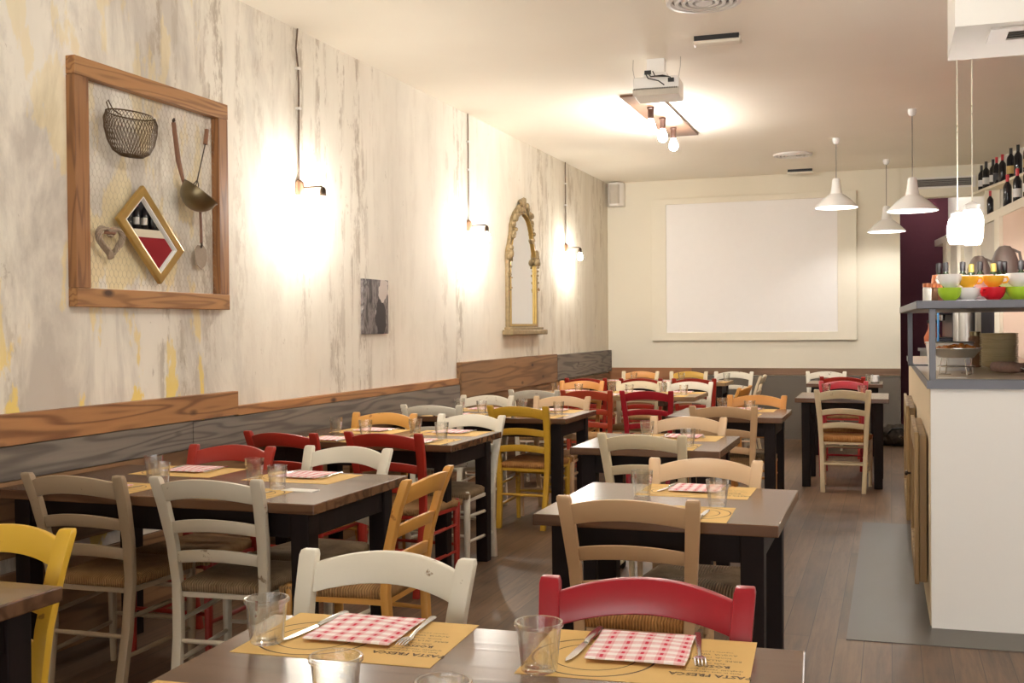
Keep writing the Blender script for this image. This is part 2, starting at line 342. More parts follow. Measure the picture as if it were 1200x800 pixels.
# ------------------------------------------------------------------ mesh builder
class MB:
    def __init__(s): s.v = []; s.f = []
    def add(s, vs, fs):
        o = len(s.v); s.v += [tuple(p) for p in vs]; s.f += [tuple(i + o for i in f) for f in fs]; return s
    def box(s, c, d, rot=None):
        x, y, z = d[0] / 2, d[1] / 2, d[2] / 2
        vs = [Vector((a, b, e)) for a in (-x, x) for b in (-y, y) for e in (-z, z)]
        if rot is not None: vs = [rot @ p for p in vs]
        vs = [p + Vector(c) for p in vs]
        return s.add(vs, [(0, 1, 3, 2), (4, 6, 7, 5), (0, 4, 5, 1), (2, 3, 7, 6), (0, 2, 6, 4), (1, 5, 7, 3)])
    def bx(s, a, b):
        return s.box([(a[i] + b[i]) / 2 for i in range(3)], [abs(b[i] - a[i]) for i in range(3)])
    def tube(s, pts, r, n=8, cap=True, flat=1.0):
        pts = [Vector(p) for p in pts]; rs = r if isinstance(r, (list, tuple)) else [r] * len(pts)
        t0 = (pts[1] - pts[0]).normalized()
        ref = Vector((0, 0, 1)) if abs(t0.z) < 0.9 else Vector((1, 0, 0))
        nx = t0.cross(ref).normalized(); vs = []
        for i, p in enumerate(pts):
            t = (pts[min(i + 1, len(pts) - 1)] - pts[max(i - 1, 0)]).normalized()
            nx = (nx - t * nx.dot(t)).normalized(); ny = t.cross(nx)
            for j in range(n):
                a = 2 * PI * j / n
                vs.append(p + nx * (math.cos(a) * rs[i]) + ny * (math.sin(a) * rs[i] * flat))
        fs = [(i * n + j, i * n + (j + 1) % n, (i + 1) * n + (j + 1) % n, (i + 1) * n + j) for i in range(len(pts) - 1) for j in range(n)]
        if cap: fs += [tuple(range(n - 1, -1, -1)), tuple(range((len(pts) - 1) * n, len(pts) * n))]
        return s.add(vs, fs)
    def lathe(s, prof, n=24, c=(0, 0, 0), axis=None, sx=1.0):
        vs = []; R = axis or Matrix.Identity(3)
        for r, z in prof:
            for j in range(n):
                a = 2 * PI * j / n
                vs.append(R @ Vector((r * math.cos(a) * sx, r * math.sin(a), z)) + Vector(c))
        k = len(prof)
        fs = [(i * n + j, i * n + (j + 1) % n, (i + 1) * n + (j + 1) % n, (i + 1) * n + j) for i in range(k - 1) for j in range(n)]
        if prof[0][0] > 1e-6: fs.append(tuple(range(n - 1, -1, -1)))
        if prof[-1][0] > 1e-6: fs.append(tuple(range((k - 1) * n, k * n)))
        return s.add(vs, fs)
    def open_lathe(s, prof, n=24, c=(0, 0, 0), axis=None):
        """closed loop profile (vessel with inside and outside skins)"""
        vs = []; R = axis or Matrix.Identity(3); k = len(prof)
        for r, z in prof:
            for j in range(n):
                a = 2 * PI * j / n
                vs.append(R @ Vector((r * math.cos(a), r * math.sin(a), z)) + Vector(c))
        fs = [(i * n + j, i * n + (j + 1) % n, ((i + 1) % k) * n + (j + 1) % n, ((i + 1) % k) * n + j) for i in range(k) for j in range(n)]
        return s.add(vs, fs)
    def prism(s, poly, t0, t1, f):
        """polygon (u, v) extruded from t0 to t1; f maps (u, v, t) to a point"""
        n = len(poly); vs = [f(u, v, t0) for u, v in poly] + [f(u, v, t1) for u, v in poly]
        fs = [tuple(range(n - 1, -1, -1)), tuple(range(n, 2 * n))] + [(i, (i + 1) % n, n + (i + 1) % n, n + i) for i in range(n)]
        return s.add(vs, fs)
    def ring(s, outer, inner, t0, t1, f):
        n = len(outer)
        vs = [f(u, v, t) for t in (t0, t1) for lp in (outer, inner) for u, v in lp]
        fs = []
        for i in range(n):
            j = (i + 1) % n
            fs += [(i, n + i, n + j, j), (2 * n + i, 2 * n + j, 3 * n + j, 3 * n + i), (i, j, 2 * n + j, 2 * n + i), (n + i, 3 * n + i, 3 * n + j, n + j)]
        return s.add(vs, fs)
    def ball(s, c, r, n=14, m=9, sc=(1, 1, 1)):
        prof = [(max(1e-7, math.sin(PI * i / m)) * 1.0, -math.cos(PI * i / m)) for i in range(m + 1)]
        vs = [Vector((c[0] + r * sc[0] * a * math.cos(2 * PI * j / n), c[1] + r * sc[1] * a * math.sin(2 * PI * j / n), c[2] + r * sc[2] * z)) for a, z in prof for j in range(n)]
        return s.add(vs, [(i * n + j, i * n + (j + 1) % n, (i + 1) * n + (j + 1) % n, (i + 1) * n + j) for i in range(m) for j in range(n)])
    def mesh(s, name, mat=None, smooth=False, bevel=0.0, seg=2, angle=35):
        me = bpy.data.meshes.new(name); me.from_pydata(s.v, [], s.f)
        bm = bmesh.new(); bm.from_mesh(me)
        bmesh.ops.remove_doubles(bm, verts=bm.verts, dist=1e-6)
        bmesh.ops.recalc_face_normals(bm, faces=bm.faces)
        if bevel:
            es = [e for e in bm.edges if len(e.link_faces) == 2 and e.calc_face_angle(0) > math.radians(30)]
            bmesh.ops.bevel(bm, geom=es, offset=bevel, segments=seg, profile=0.5, affect='EDGES', clamp_overlap=True)
        if smooth:
            for f in bm.faces: f.smooth = True
            for e in bm.edges:
                if len(e.link_faces) == 2 and e.calc_face_angle(0) > math.radians(angle): e.smooth = False
        bm.to_mesh(me); bm.free(); me.update()
        if mat: me.materials.append(M[mat] if isinstance(mat, str) else mat)
        return me
    def build(s, name, mat, parent=None, smooth=False, bevel=0.0, seg=2, angle=35):
        return put(name, s.mesh(name, mat, smooth, bevel, seg, angle), parent)

def put(name, me, parent=None, loc=None, rz=None):
    o = bpy.data.objects.new(name, me); COL.objects.link(o)
    if parent: o.parent = parent
    if loc: o.location = loc
    if rz is not None: o.rotation_euler = (0, 0, rz)
    return o
def tag(o, label, cat, group=None):
    o['label'] = label; o['category'] = cat
    if group: o['group'] = group
    return o
def thing(name, label, cat, loc=(0, 0, 0), rz=0.0, group=None):
    o = bpy.data.objects.new(name, None); COL.objects.link(o); o.empty_display_size = 0.1
    o.location = loc; o.rotation_euler = (0, 0, rz)
    return tag(o, label, cat, group)
def struct(name, mb, mat, label, cat, bevel=0.0, smooth=False):
    o = mb.build(name, mat, None, smooth, bevel); o['kind'] = 'structure'
    o['label'] = label; o['category'] = cat
    return o
def skin(o, mat):
    o.material_slots[0].link = 'OBJECT'; o.material_slots[0].material = M[mat] if isinstance(mat, str) else mat
def rotm(ax, a): return Matrix.Rotation(a, 3, ax)

# ------------------------------------------------------------------ the room
XL, YB, HC = -3.418, 13.627, 3.212
def rx(y, off=0.0): return 1.262 + 0.2252 * (11.979 - y) + off     # skewed right-hand wall
def bmx(y): return 1.058 + 0.1095 * (10.06 - y)                    # service partition below the bottle shelf
YF = -8.0
struct('floor', MB().bx((-4.2, YF - .1, -0.1), (6.2, 16.4, 0)), 'floor', 'worn brown floor boards running down the room', 'floor')
struct('ceiling', MB().bx((-4.2, YF - .1, HC), (6.2, 16.4, HC + 0.1)), 'ceiling', 'smooth cream painted ceiling', 'ceiling')
struct('wall_left', MB().bx((XL - .12, YF, 0), (XL, YB, HC)), 'plaster', 'long wall of flaking cream and grey plaster', 'wall')
struct('wall_back', MB().bx((XL - .12, YB, 0), (0.108, YB + .2, HC)), 'cream_wall', 'cream end wall behind the projection screen', 'wall')
struct('wall_alcove', MB().bx((-0.6, 15.2, 0), (2.4, 15.35, HC)), 'purple', 'plum painted wall deep in the passage beside the end wall', 'wall')
struct('wall_passage', MB().bx((-.04, YB + .2, 0), (.108, 15.2, HC)), 'purple', 'plum side wall of the passage behind the end wall', 'wall')
w = MB(); pr = [(rx(YF), YF), (rx(15.3), 15.3), (rx(15.3) + .15, 15.3), (rx(YF) + .15, YF)]
pr = [(a + .17, b) for a, b in pr]
w.prism(pr, 0, HC, lambda u, v, t: Vector((u, v, t)))
struct('wall_right', w, 'white_wall', 'white skewed wall behind the bottle shelf', 'wall')
# street side behind the viewer: unseen wall, its wide window added for fill light
w = MB(); w.bx((-4.2, YF - .1, 0), (6.2, YF, 0.4)); w.bx((-4.2, YF - .1, 2.95), (6.2, YF, HC)); w.bx((-4.2, YF - .1, .4), (-3.2, YF, 2.95)); w.bx((5.2, YF - .1, .4), (6.2, YF, 2.95))
struct('wall_front', w, 'white_wall', 'unseen street wall with a wide window opening added for fill light', 'wall')
w = MB(); w.bx((-3.2, YF - .08, .4), (5.2, YF - .02, .46)); w.bx((-3.2, YF - .08, 2.89), (5.2, YF - .02, 2.95))
for x in (-3.2, -0.4, 2.4, 5.14): w.bx((x, YF - .08, .4), (x + .06, YF - .02, 2.95))
struct('window_1', w, 'dark_leg', 'dark wooden frame of the unseen window opening added for fill light', 'window')
# lintel over the passage, with its grille
lt = struct('trim_lintel', MB().bx((0.108, YB + .02, 2.86), (1.02, YB + .2, HC)), 'cream_wall', 'cream lintel over the plum passage', 'lintel')
# back wall dado
struct('trim_1', MB().bx((-2.35, YB - .02, .775), (0.105, YB, .86)), 'plank_back', 'brown plank along the top of the grey back dado', 'wall plank')
struct('trim_2', MB().bx((XL, YB - .02, .1), (-2.35, YB, .86)), 'plank_back_orange', 'orange timber dado in the corner of the end wall', 'wall plank')
struct('trim_3', MB().bx((-2.35, YB - .012, 0), (0.105, YB, .765)), 'grey_panel', 'grey painted dado panel under the back plank', 'wall panel')
struct('baseboard_back', MB().bx((XL, YB - .03, 0), (0.105, YB - .012, .1)), 'grey_panel', 'grey skirting under the end wall', 'baseboard')
# left wall boards, each one a plank
def plank(n, y0, y1, z0, z1, mat, label, t=0.035):
    struct('trim_%d' % n, MB().bx((XL, y0, z0), (XL + t, y1, z1)), mat, label, 'wall plank', bevel=0.003)
plank(4, YF, 5.16, .918, 1.047, 'plank_orange', 'orange knotty plank on top of the dado by the utensil frame', .04)
plank(5, 5.165, 8.41, .912, .965, 'plank_orange', 'thin orange strip continuing along the dado', .035)
plank(6, YF, 4.75, .775, .915, 'plank_grey', 'weathered grey plank under the orange plank')
plank(7, 4.755, 8.43, .72, .909, 'plank_grey', 'second weathered grey plank under the thin strip')
plank(8, 8.44, 11.19, .80, 1.095, 'plank_brown', 'wide brown plank standing proud by the gilt mirror', .05)
plank(9, 11.195, 13.59, .82, 1.085, 'plank_grey', 'wide grey plank by the end wall', .05)
plank(10, YF, 4.75, .46, .772, 'plank_brown', 'brown boards low on the wall near the front', .03)
plank(11, 4.755, 8.43, .40, .717, 'plank_brown', 'brown boards low on the wall in the middle', .03)
plank(12, 8.44, 13.59, .40, .797, 'plank_brown', 'brown boards low on the wall at the far end', .03)
plank(13, YF, 13.59, 0.0, .396, 'plank_brown', 'lowest brown board along the floor of the plaster wall', .026)

# soffit with a slot grille, near the top corner
struct('trim_soffit', MB().bx((0.245, 4.66, 2.55), (3.6, 5.25, HC)), 'white_wall', 'white boxed soffit hanging over the counter', 'soffit')
gv = thing('ceiling_vent', 'grey slot grille in the underside of the white soffit', 'vent', (0.65, 4.85, 2.55))
MB().ring([(-.27, -.12), (.6, -.12), (.6, .12), (-.27, .12)], [(-.2, -.07), (.55, -.07), (.55, .07), (-.2, .07)], -.008, 0.0, lambda u, v, t: Vector((u, v, t))).build('frame', 'plastic', gv)
mb = MB().bx((-.2, -.07, -.001), (.55, .07, 0.0)); mb.build('backing', 'dark_slot', gv)
for i in range(4): MB().box((.175, -.05 + i * .033, -.004), (.75, .012, .003), rotm('X', .5)).build('slat', 'grille', gv)
# lintel grille
lv = thing('wall_vent', 'long dark grille in the cream lintel over the passage', 'vent', (0.56, YB + .02, 3.02))
MB().bx((-.35, -.012, -.05), (.35, 0, .05)).build('backing', 'dark_slot', lv)
for i in range(5): MB().box((0, -.016, -.04 + i * .02), (.68, .004, .012), rotm('X', .6)).build('slat', 'grille', lv)
MB().ring([(-.37, -.065), (.37, -.065), (.37, .065), (-.37, .065)], [(-.34, -.045), (.34, -.045), (.34, .045), (-.34, .045)], -.02, 0, lambda u, v, t: Vector((u, t, v))).build('frame', 'plastic', lv)

# ------------------------------------------------------------------ projection screen and speaker
sc = thing('projection_screen', 'large white projection screen in a raised cream border', 'screen', (-1.615, YB, 1.2))
L_, R_, B_, T_ = -1.225, 1.235, 0.0, 1.77
MB().ring([(L_, B_), (R_, B_), (R_, T_), (L_, T_)], [(-1.04, .1), (1.02, .1), (1.02, 1.70), (-1.04, 1.70)], -.055, 0, lambda u, v, t: Vector((u, t, v))).build('border', 'panel_cream', sc, bevel=.003)
MB().bx((-1.045, -.04, .095), (1.025, 0, 1.705)).build('screen', 'screen', sc)
sp = thing('wall_speaker', 'small white loudspeaker high in the corner of the end wall', 'speaker', (-3.29, YB, 3.05))
MB().prism([(-.09, 0), (-.1, -.1), (-.06, -.19), (.06, -.2), (.11, -.12), (.11, 0)], -.15, .15, lambda u, v, t: Vector((u, v, t))).build('case', 'plastic', sp, bevel=.012)
MB().prism([(-.05, -.198), (-.03, -.207), (.055, -.208), (.075, -.18), (.06, -.196)], -.12, .12, lambda u, v, t: Vector((u, v, t))).build('grille', 'speaker_cloth', sp)

# ------------------------------------------------------------------ ceiling fittings
def round_vent(loc, r, label):
    t = thing('round_vent', label, 'vent', loc)
    MB().open_lathe([(r, 0), (r * .97, -.018), (r * .86, -.02), (r * .84, 0)], 40).build('rim', 'plastic', t, True)
    for q in (.78, .6, .42):
        MB().open_lathe([(r * q, -.002), (r * (q - .03), -.022), (r * (q - .12), -.02), (r * (q - .1), -.002)], 36).build('ring', 'plastic', t, True)
    MB().lathe([(r * .24, 0), (r * .22, -.024), (0, -.026)], 24).build('hub', 'plastic', t, True)
    MB().lathe([(r * .85, -.001), (0, -.0015)], 32).build('backing', 'grille', t)
round_vent((-0.985, 6.18, HC), .215, 'round white ceiling vent above the first lit row of tables')
round_vent((-0.985, 12.08, HC), .205, 'round white ceiling vent in front of the projection screen')
def alarm(loc, label, rz):
    t = thing('emergency_light', label, 'emergency light', loc, rz)
    MB().bx((-.15, -.05, -.05), (.15, .05, -.012)).build('case', 'beige_plastic', t, bevel=.012)
    MB().bx((-.14, -.056, -.03), (.14, -.03, 0)).build('backplate', 'black', t)
alarm((-1.03, 6.99, HC), 'ivory strip light box with a black edge on ceiling before the projector', .02)
alarm((-1.0, 13.3, HC), 'ivory strip light box on ceiling close to the end wall', .02)
# projector on its bracket
pj = thing('projector', 'white projector bolted under the ceiling before the bulbs', 'projector', (-1.50, 7.35, HC), .06)
MB().bx((-.155, 0, -.262), (.155, .27, -.135)).build('body', 'enamel', pj, bevel=.01)
g = MB(); g.bx((-.157, -.003, -.262), (.157, .0, -.215)); g.build('lower_panel', 'speaker_cloth', pj)
g = MB()
for i in range(26): g.bx((-.15 + i * .0115, -.006, -.222), (-.144 + i * .0115, -.002, -.212))
g.build('vent_row', 'dark_slot', pj)
br = MB()
for a in (-.15, .15): br.tube([(a, .04, -.14), (a * 1.08, .04, -.07), (a * 1.08, .06, 0)], .003, 6)
br.build('bracket', 'steel', pj)
MB().bx((-.09, .03, -.135), (.07, .22, -.1)).build('mounting_block', 'enamel', pj, bevel=.006)
MB().bx((-.07, .06, -.1), (.05, .16, 0)).build('stem', 'enamel', pj)
for pts in ([(-.06, .0, -.1), (-.03, -.02, -.14), (.05, -.02, -.135), (.1, -.015, -.15), (.11, 0, -.17)], [(-.07, 0, -.11), (-.05, -.02, -.15), (.02, -.02, -.17), (.06, -.012, -.2)], [(-.02, 0, -.1), (0, -.03, -.14), (.08, -.02, -.145)]):
    MB().tube(pts, .004, 6).build('cable', 'black', pj, True)
MB().bx((.085, -.02, -.18), (.125, .0, -.155)).build('plug', 'black', pj)
MB().bx((-.075, -.014, -.12), (-.03, .002, -.095)).build('plug', 'black', pj)

BULB = [(0.0001, -.085), (.014, -.083), (.026, -.072), (.03, -.055), (.027, -.036), (.018, -.014), (.0135, 0)]
E_PLATE = emitter('warm_bulb', SOFT, 165)
E_WALL = emitter('wall_bulb', WARM, 390)
E_PEND = emitter('pendant_bulb', SOFT, 190)
E_JAR = emitter('jar_bulb', SOFT, 420)
def bulb(name, parent, loc, mat, s=1.0):
    return MB().lathe([(r * s, z * s) for r, z in BULB], 16, loc).build(name, mat, parent, True)
def plate_lamp(loc, label):
    t = thing('ceiling_lamp', label, 'lamp', loc)
    MB().bx((-.15, -.97, -.018), (.15, .97, 0)).build('mounting_plate', 'bronze', t, bevel=.003)
    for q in (-.5, .0, .5):
        s = MB().lathe([(.03, -.018), (.032, -.03), (.026, -.036), (.026, -.11), (.022, -.115)], 16, (0, q, 0)).build('socket', 'brown_socket', t, True)
        bulb('bulb', t, (0, q, -.112), E_PLATE, 1.35)
plate_lamp((-1.87, 9.45, HC), 'brown strip plate with three glowing bulbs on ceiling behind projector')
plate_lamp((-0.85, 3.1, HC), 'unseen strip plate with three bulbs added to light the front tables')  # unseen ceiling fitting added to brighten the near tables

pl = thing('ceiling_lamp', 'unseen bulb added behind the cream lintel to light the plum passage', 'lamp', (.42, 14.45, HC))  # bulb added out of sight so the plum walls are not black
MB().lathe([(.05, 0), (.05, -.012), (.026, -.02), (.024, -.05), (.0001, -.052)], 18).build('socket', 'enamel', pl, True)
bulb('bulb', pl, (0, 0, -.048), emitter('passage_fill_bulb', SOFT, 90), 1.1)
def pendant(x, y, zr, r, label):
    t = thing('pendant_lamp', label, 'lamp', (x, y, HC), 0, 'white enamel pendants over the aisle')
    d = zr - HC
    MB().lathe([(.035, 0), (.035, -.03), (.022, -.055), (.008, -.06)], 20).build('ceiling_rose', 'enamel', t, True)
    MB().tube([(0, 0, -.055), (0, 0, d + .27)], .0045, 6).build('cord', 'cable_grey', t, True)
    pf = [(.012, .29), (.03, .285), (.038, .27), (.046, .19), (.058, .135), (.085, .12), (.13, .085), (r - .005, .012), (r, 0), (r - .004, 0), (r - .012, .012), (.125, .078), (.08, .11), (.045, .125), (.03, .19), (.012, .27)]
    MB().open_lathe([(a, b + d) for a, b in pf], 40).build('shade', 'enamel', t, True)
    bulb('bulb', t, (0, 0, d + .14), E_PEND, 1.25)
pendant(-.5, 11.21, 2.53, .205, 'white enamel pendant lamp hanging in front of the projection screen edge')
pendant(-.04, 12.87, 2.41, .205, 'white enamel pendant lamp hanging lowest, by the plum passage')
pendant(.18, 9.95, 2.345, .21, 'white enamel pendant lamp hanging beside the long lintel grille')
def jar_lamp(x, y, z0, z1, label):
    t = thing('jar_pendant', label, 'lamp', (x, y, HC), 0, 'glass jar pendants over the counter')
    a, b = z0 - HC, z1 - HC; h = b - a
    MB().tube([(0, 0, 0), (0, 0, b)], .003, 6).build('cord', 'white', t, True)
    MB().lathe([(.03, 0), (.028, -.02), (.004, -.022)], 16).build('ceiling_rose', 'enamel', t, True)
    MB().lathe([(.034, b - .03), (.036, b - .004), (.03, b), (.006, b + .012)], 20).build('lid', 'enamel', t, True)
    pf = [(.036, b - .03), (.044, b - .05), (.049, b - .075), (.049, a + .045), (.042, a + .012), (.034, a), (.03, a + .004), (.038, a + .016), (.045, a + .048), (.045, b - .076), (.04, b - .052), (.033, b - .03)]
    MB().open_lathe(pf, 24).build('glass_jar', 'jar_glass', t, True)
    bulb('bulb', t, (0, 0, b - .028), E_JAR, 1.15)
jar_lamp(.366, 5.6, 1.752, 1.945, 'glowing glass jar pendant with ribbed foot over the cups')
jar_lamp(.315, 5.85, 1.775, 1.93, 'glowing glass jar pendant just behind the ribbed one')

jar_lamp(1.0, 5.75, 1.76, 1.945, 'unseen jar pendant added as fill light over the middle of the counter')  # this jar and the next are unseen, added to lighten the ceiling
jar_lamp(1.7, 5.9, 1.76, 1.945, 'unseen jar pendant added as fill light at the counter wall end')
# wall lamps with their cables
def wall_lamp(y, z, wig, label, x=XL, rz=0.0):
    t = thing('wall_lamp', label, 'lamp', (x, y, z), rz)
    pts = [(.012, wig[i % len(wig)] if i < 7 else 0, HC - z - (HC - z) * i / 8) for i in range(9)]
    c = MB().tube(pts, .0052, 6).build('cable', 'cable', t, True)
    for i in (2, 4): MB().bx((0, -.016, pts[i][2] - .008), (.026, .016, pts[i][2] + .006)).build('clip', 'plastic', t, bevel=.002)
    MB().lathe([(.03, -.045), (.034, -.02), (.03, .03), (.012, .05)], 14, (.012, 0, 0)).build('wall_box', 'bronze', t, True)
    MB().tube([(.02, 0, -.005), (.05, 0, 0), (.165, 0, 0), (.175, 0, -.012)], .006, 8).build('arm', 'iron', t, True)
    MB().lathe([(.008, -.004), (.018, -.02), (.02, -.055), (.017, -.06)], 14, (.175, 0, 0)).build('socket', 'iron', t, True)
    bulb('bulb', t, (.175, 0, -.058), E_WALL, 1.0)
wall_lamp(5.885, 2.245, (.0, -.02, .004, .008, .006, .004, -.002), 'wall lamp on a long cable beside the utensil frame')
wall_lamp(8.72, 2.255, (.0, .004), 'wall lamp on a straight cable between the photo and gilt mirror')
wall_lamp(11.68, 2.262, (.0, .003), 'wall lamp with a visible bulb past the gilt mirror')

for yy, nm in ((6.9, 'unseen fill lamp added on the white skewed wall above the display case end'), (3.9, 'unseen fill lamp added on the white skewed wall past the soffit')): wall_lamp(yy, 2.25, (.0, .003), nm, rx(yy, .17), PI + .2215)  # unseen lamps added to brighten the plaster wall and ceiling
# ------------------------------------------------------------------ wall frame with kitchen utensils
fy0, fy1, fz0, fz1 = 3.905, 5.075, 1.49, 2.592
fr = thing('utensil_frame', 'large square reclaimed timber frame strung with chicken wire', 'frame', (XL, (fy0 + fy1) / 2, fz0))
hw, hh = (fy1 - fy0) / 2, fz1 - fz0
MB().bx((0, -hw, 0), (.05, hw, .082)).build('bottom_rail', 'frame_wood', fr, bevel=.003)
MB().bx((0, -hw, hh - .082), (.05, hw, hh)).build('top_rail', 'frame_wood', fr, bevel=.003)
MB().bx((0, -hw, .083), (.048, -hw + .09, hh - .083)).build('stile', 'frame_wood_v', fr, bevel=.003)
MB().bx((0, hw - .085, .083), (.048, hw, hh - .083)).build('stile', 'frame_wood_v', fr, bevel=.003)
cw = MB(); s_ = .030; y = -hw + .09; row = 0
def wseg(a, b):
    a = Vector(a); b = Vector(b); d = (b - a).normalized(); n = Vector((1, 0, 0)).cross(d) * .0004
    cw.add([a - n, a + n, b + n, b - n, a + Vector((.0008, 0, 0)), b + Vector((.0008, 0, 0))], [(0, 1, 4), (3, 5, 2), (0, 4, 5, 3), (1, 2, 5, 4), (0, 3, 2, 1)])
cx = .02
ny = int((2 * hw - .18) / s_); nz = int((hh - .17) / (s_ * 1.0))
for i in range(ny):
    for j in range(nz):
        yy = -hw + .095 + i * s_; zz = .09 + j * s_; o = (s_ / 2 if j % 2 else 0)
        if yy + o + s_ > hw - .085: continue
        wseg((cx, yy + o, zz), (cx, yy + o, zz + s_ * .5))
        wseg((cx, yy + o, zz + s_ * .5), (cx, yy + o + s_ / 2, zz + s_))
        wseg((cx, yy + o + s_, zz + s_ * .5), (cx, yy + o + s_ / 2, zz + s_))
cw.build('chicken_wire', 'wire', fr)
XW = XL + .024
def wp(y, z, d=0.0): return Vector((XW + d, y, z))
# wire basket
bk = thing('wire_basket', 'round rusty wire basket hung at the top of the timber frame', 'basket', (XW, 4.215, 2.19))
m = MB(); n = 46
prof = [(.02, .0), (.075, .0), (.115, .018), (.145, .06), (.163, .115), (.166, .16), (.15, .19)]
def bp(a, k): r, z = prof[k]; return Vector((.075 + r * .48 * math.cos(a), r * math.sin(a), z))
for j in range(n):
    for dr in (1, -1):
        m.tube([bp(2 * PI * (j + dr * k * 1.1) / n, k) for k in range(len(prof))], .0014, 3, False)
m.build('net', 'rusty', bk)
for k in (6, 1, 0): MB().tube([bp(2 * PI * j / 32, k) for j in range(33)], .0035 if k == 6 else .0022, 6, False).build('hoop', 'rusty', bk, True)
MB().tube([(.03, -.09, .19), (.02, -.1, .235), (.01, -.075, .25), (.015, -.05, .21), (.03, -.01, .19)], .003, 6).build('loop', 'rusty', bk, True)
# ladle
ld = thing('ladle', 'large pewter ladle with a long wooden handle hung in the frame', 'ladle', (XW + .01, 4.69, 2.03))
MB().tube([(.02, -.095, .385), (.02, -.06, .2), (.02, -.02, .1)], [.011, .013, .009], 8).build('handle', 'old_handle', ld, True)
MB().tube([(.02, -.02, .105), (.02, -.03, .06), (.05, -.03, .045)], .005, 8).build('neck', 'iron', ld, True)
MB().tube([(.02, -.096, .385), (.022, -.1, .395), (.02, -.092, .402), (.018, -.086, .392)], .006, 6).build('hook', 'iron', ld, True)
A = rotm('X', -.42) @ rotm('Y', .5)
q = [(.098 * math.sin(PI / 2 * i / 7) + 1e-5, -.098 * math.cos(PI / 2 * i / 7)) for i in range(8)]
q2 = [(a * .97, b * .97) for a, b in reversed(q)]
MB().lathe(q + [(.102, .0), (.102, .004)] + [(.095, .004)] + q2, 28, (.095, .015, .045), A).build('bowl', 'pewter', ld, True)
# whisk / toasting fork
fk = thing('toasting_fork', 'thin wire fork with a short wooden handle in the frame', 'fork', (XW, 4.80, 2.12))
MB().tube([(.02, .09, .31), (.02, .075, .23)], [.011, .012], 8).build('handle', 'old_handle', fk, True)
MB().tube([(.02, .075, .235), (.02, .01, .06), (.02, .0, .03)], .0032, 6).build('shaft', 'iron', fk, True)
for a in (-1, 0, 1): MB().tube([(.02, .0, .035), (.02, a * .022 - .01, .01), (.022, a * .028 - .035, -.03)], .0024, 6).build('prong', 'iron', fk, True)
# spatula
sa = thing('spatula', 'old slotted spatula with rounded blade low in the frame', 'spatula', (XW, 4.83, 1.73))
MB().tube([(.02, -.01, .36), (.02, -.003, .2), (.02, 0, .1)], .0075, 8).build('handle', 'old_handle', sa, True)
MB().tube([(.02, 0, .105), (.028, -.008, .09), (.02, -.004, .08)], .006, 8).build('neck', 'iron', sa, True)
MB().prism([(-.03, .09), (-.05, .07), (-.055, .03), (-.04, -.01), (0.0, -.035), (.035, -.01), (.05, .03), (.045, .07), (.02, .09)], .016, .019, lambda u, v, t: Vector((t, u, v))).build('blade', 'twig', sa)
# heart of twigs
ht = thing('heart_wreath', 'small heart woven from twigs hung low in the frame', 'wreath', (XW, 4.12, 1.74))
def heart(a, s): return Vector((.03, s * .0054 * 16 * math.sin(a) ** 3, .055 + s * .0049 * (13 * math.cos(a) - 5 * math.cos(2 * a) - 2 * math.cos(3 * a) - math.cos(4 * a))))
m = MB()
for k in range(7):
    pts = []
    for i in range(49):
        a = 2 * PI * i / 48; p = heart(a, .93); tw = a * 5 + k * 2 * PI / 7
        pts.append(p + Vector((math.cos(tw) * .011, math.sin(tw) * .011, math.cos(tw * 1.3) * .006)))
    m.tube(pts, .0055, 5, False)
m.build('woven_twigs', 'twig', ht, True)
MB().tube([heart(0, 1) + Vector((-.01, -.03, .015)), heart(0, 1) + Vector((.02, 0, .005)), heart(0, 1) + Vector((-.01, .035, .015))], [.012, .007, .012], 8).build('bow', 'old_handle', ht, True)
# tilted gilt mirror
mi = thing('gilt_mirror', 'narrow tilted mirror in a thin gilt frame inside the timber frame', 'mirror', (XW, 4.41, 1.84))
ca = math.atan2(1.773 - 2.07, 4.652 - 4.362)
U1 = Vector((0, math.cos(ca), math.sin(ca))); V1 = Vector((0, -math.sin(ca), math.cos(ca)))
TL_ = rotm('Z', -.0)
TW = rotm('Z', math.radians(-3.2))
fm = lambda u, v, t: TW @ (U1 * u + V1 * v + Vector((t + .012, 0, 0)))
MB().ring([(-.208, -.123), (.208, -.123), (.208, .123), (-.208, .123)], [(-.17, -.085), (.17, -.085), (.17, .085), (-.17, .085)], .004, .03, fm).build('frame', 'gold', mi, bevel=.006)
MB().ring([(-.172, -.087), (.172, -.087), (.172, .087), (-.172, .087)], [(-.165, -.08), (.165, -.08), (.165, .08), (-.165, .08)], .01, .026, fm).build('slip', 'enamel', mi)
MB().prism([(-.168, -.083), (.168, -.083), (.168, .083), (-.168, .083)], .008, .013, fm).build('glass', 'mirror', mi)

# monochrome photo on the wall
ph = tag(MB().bx((0, -.195, -.19), (.022, .195, .19)).build('photo_print', 'photo', None, bevel=.002), 'black and white photo print mounted flat on the plaster wall', 'picture')
ph.location = (XL, 6.905, 1.535)

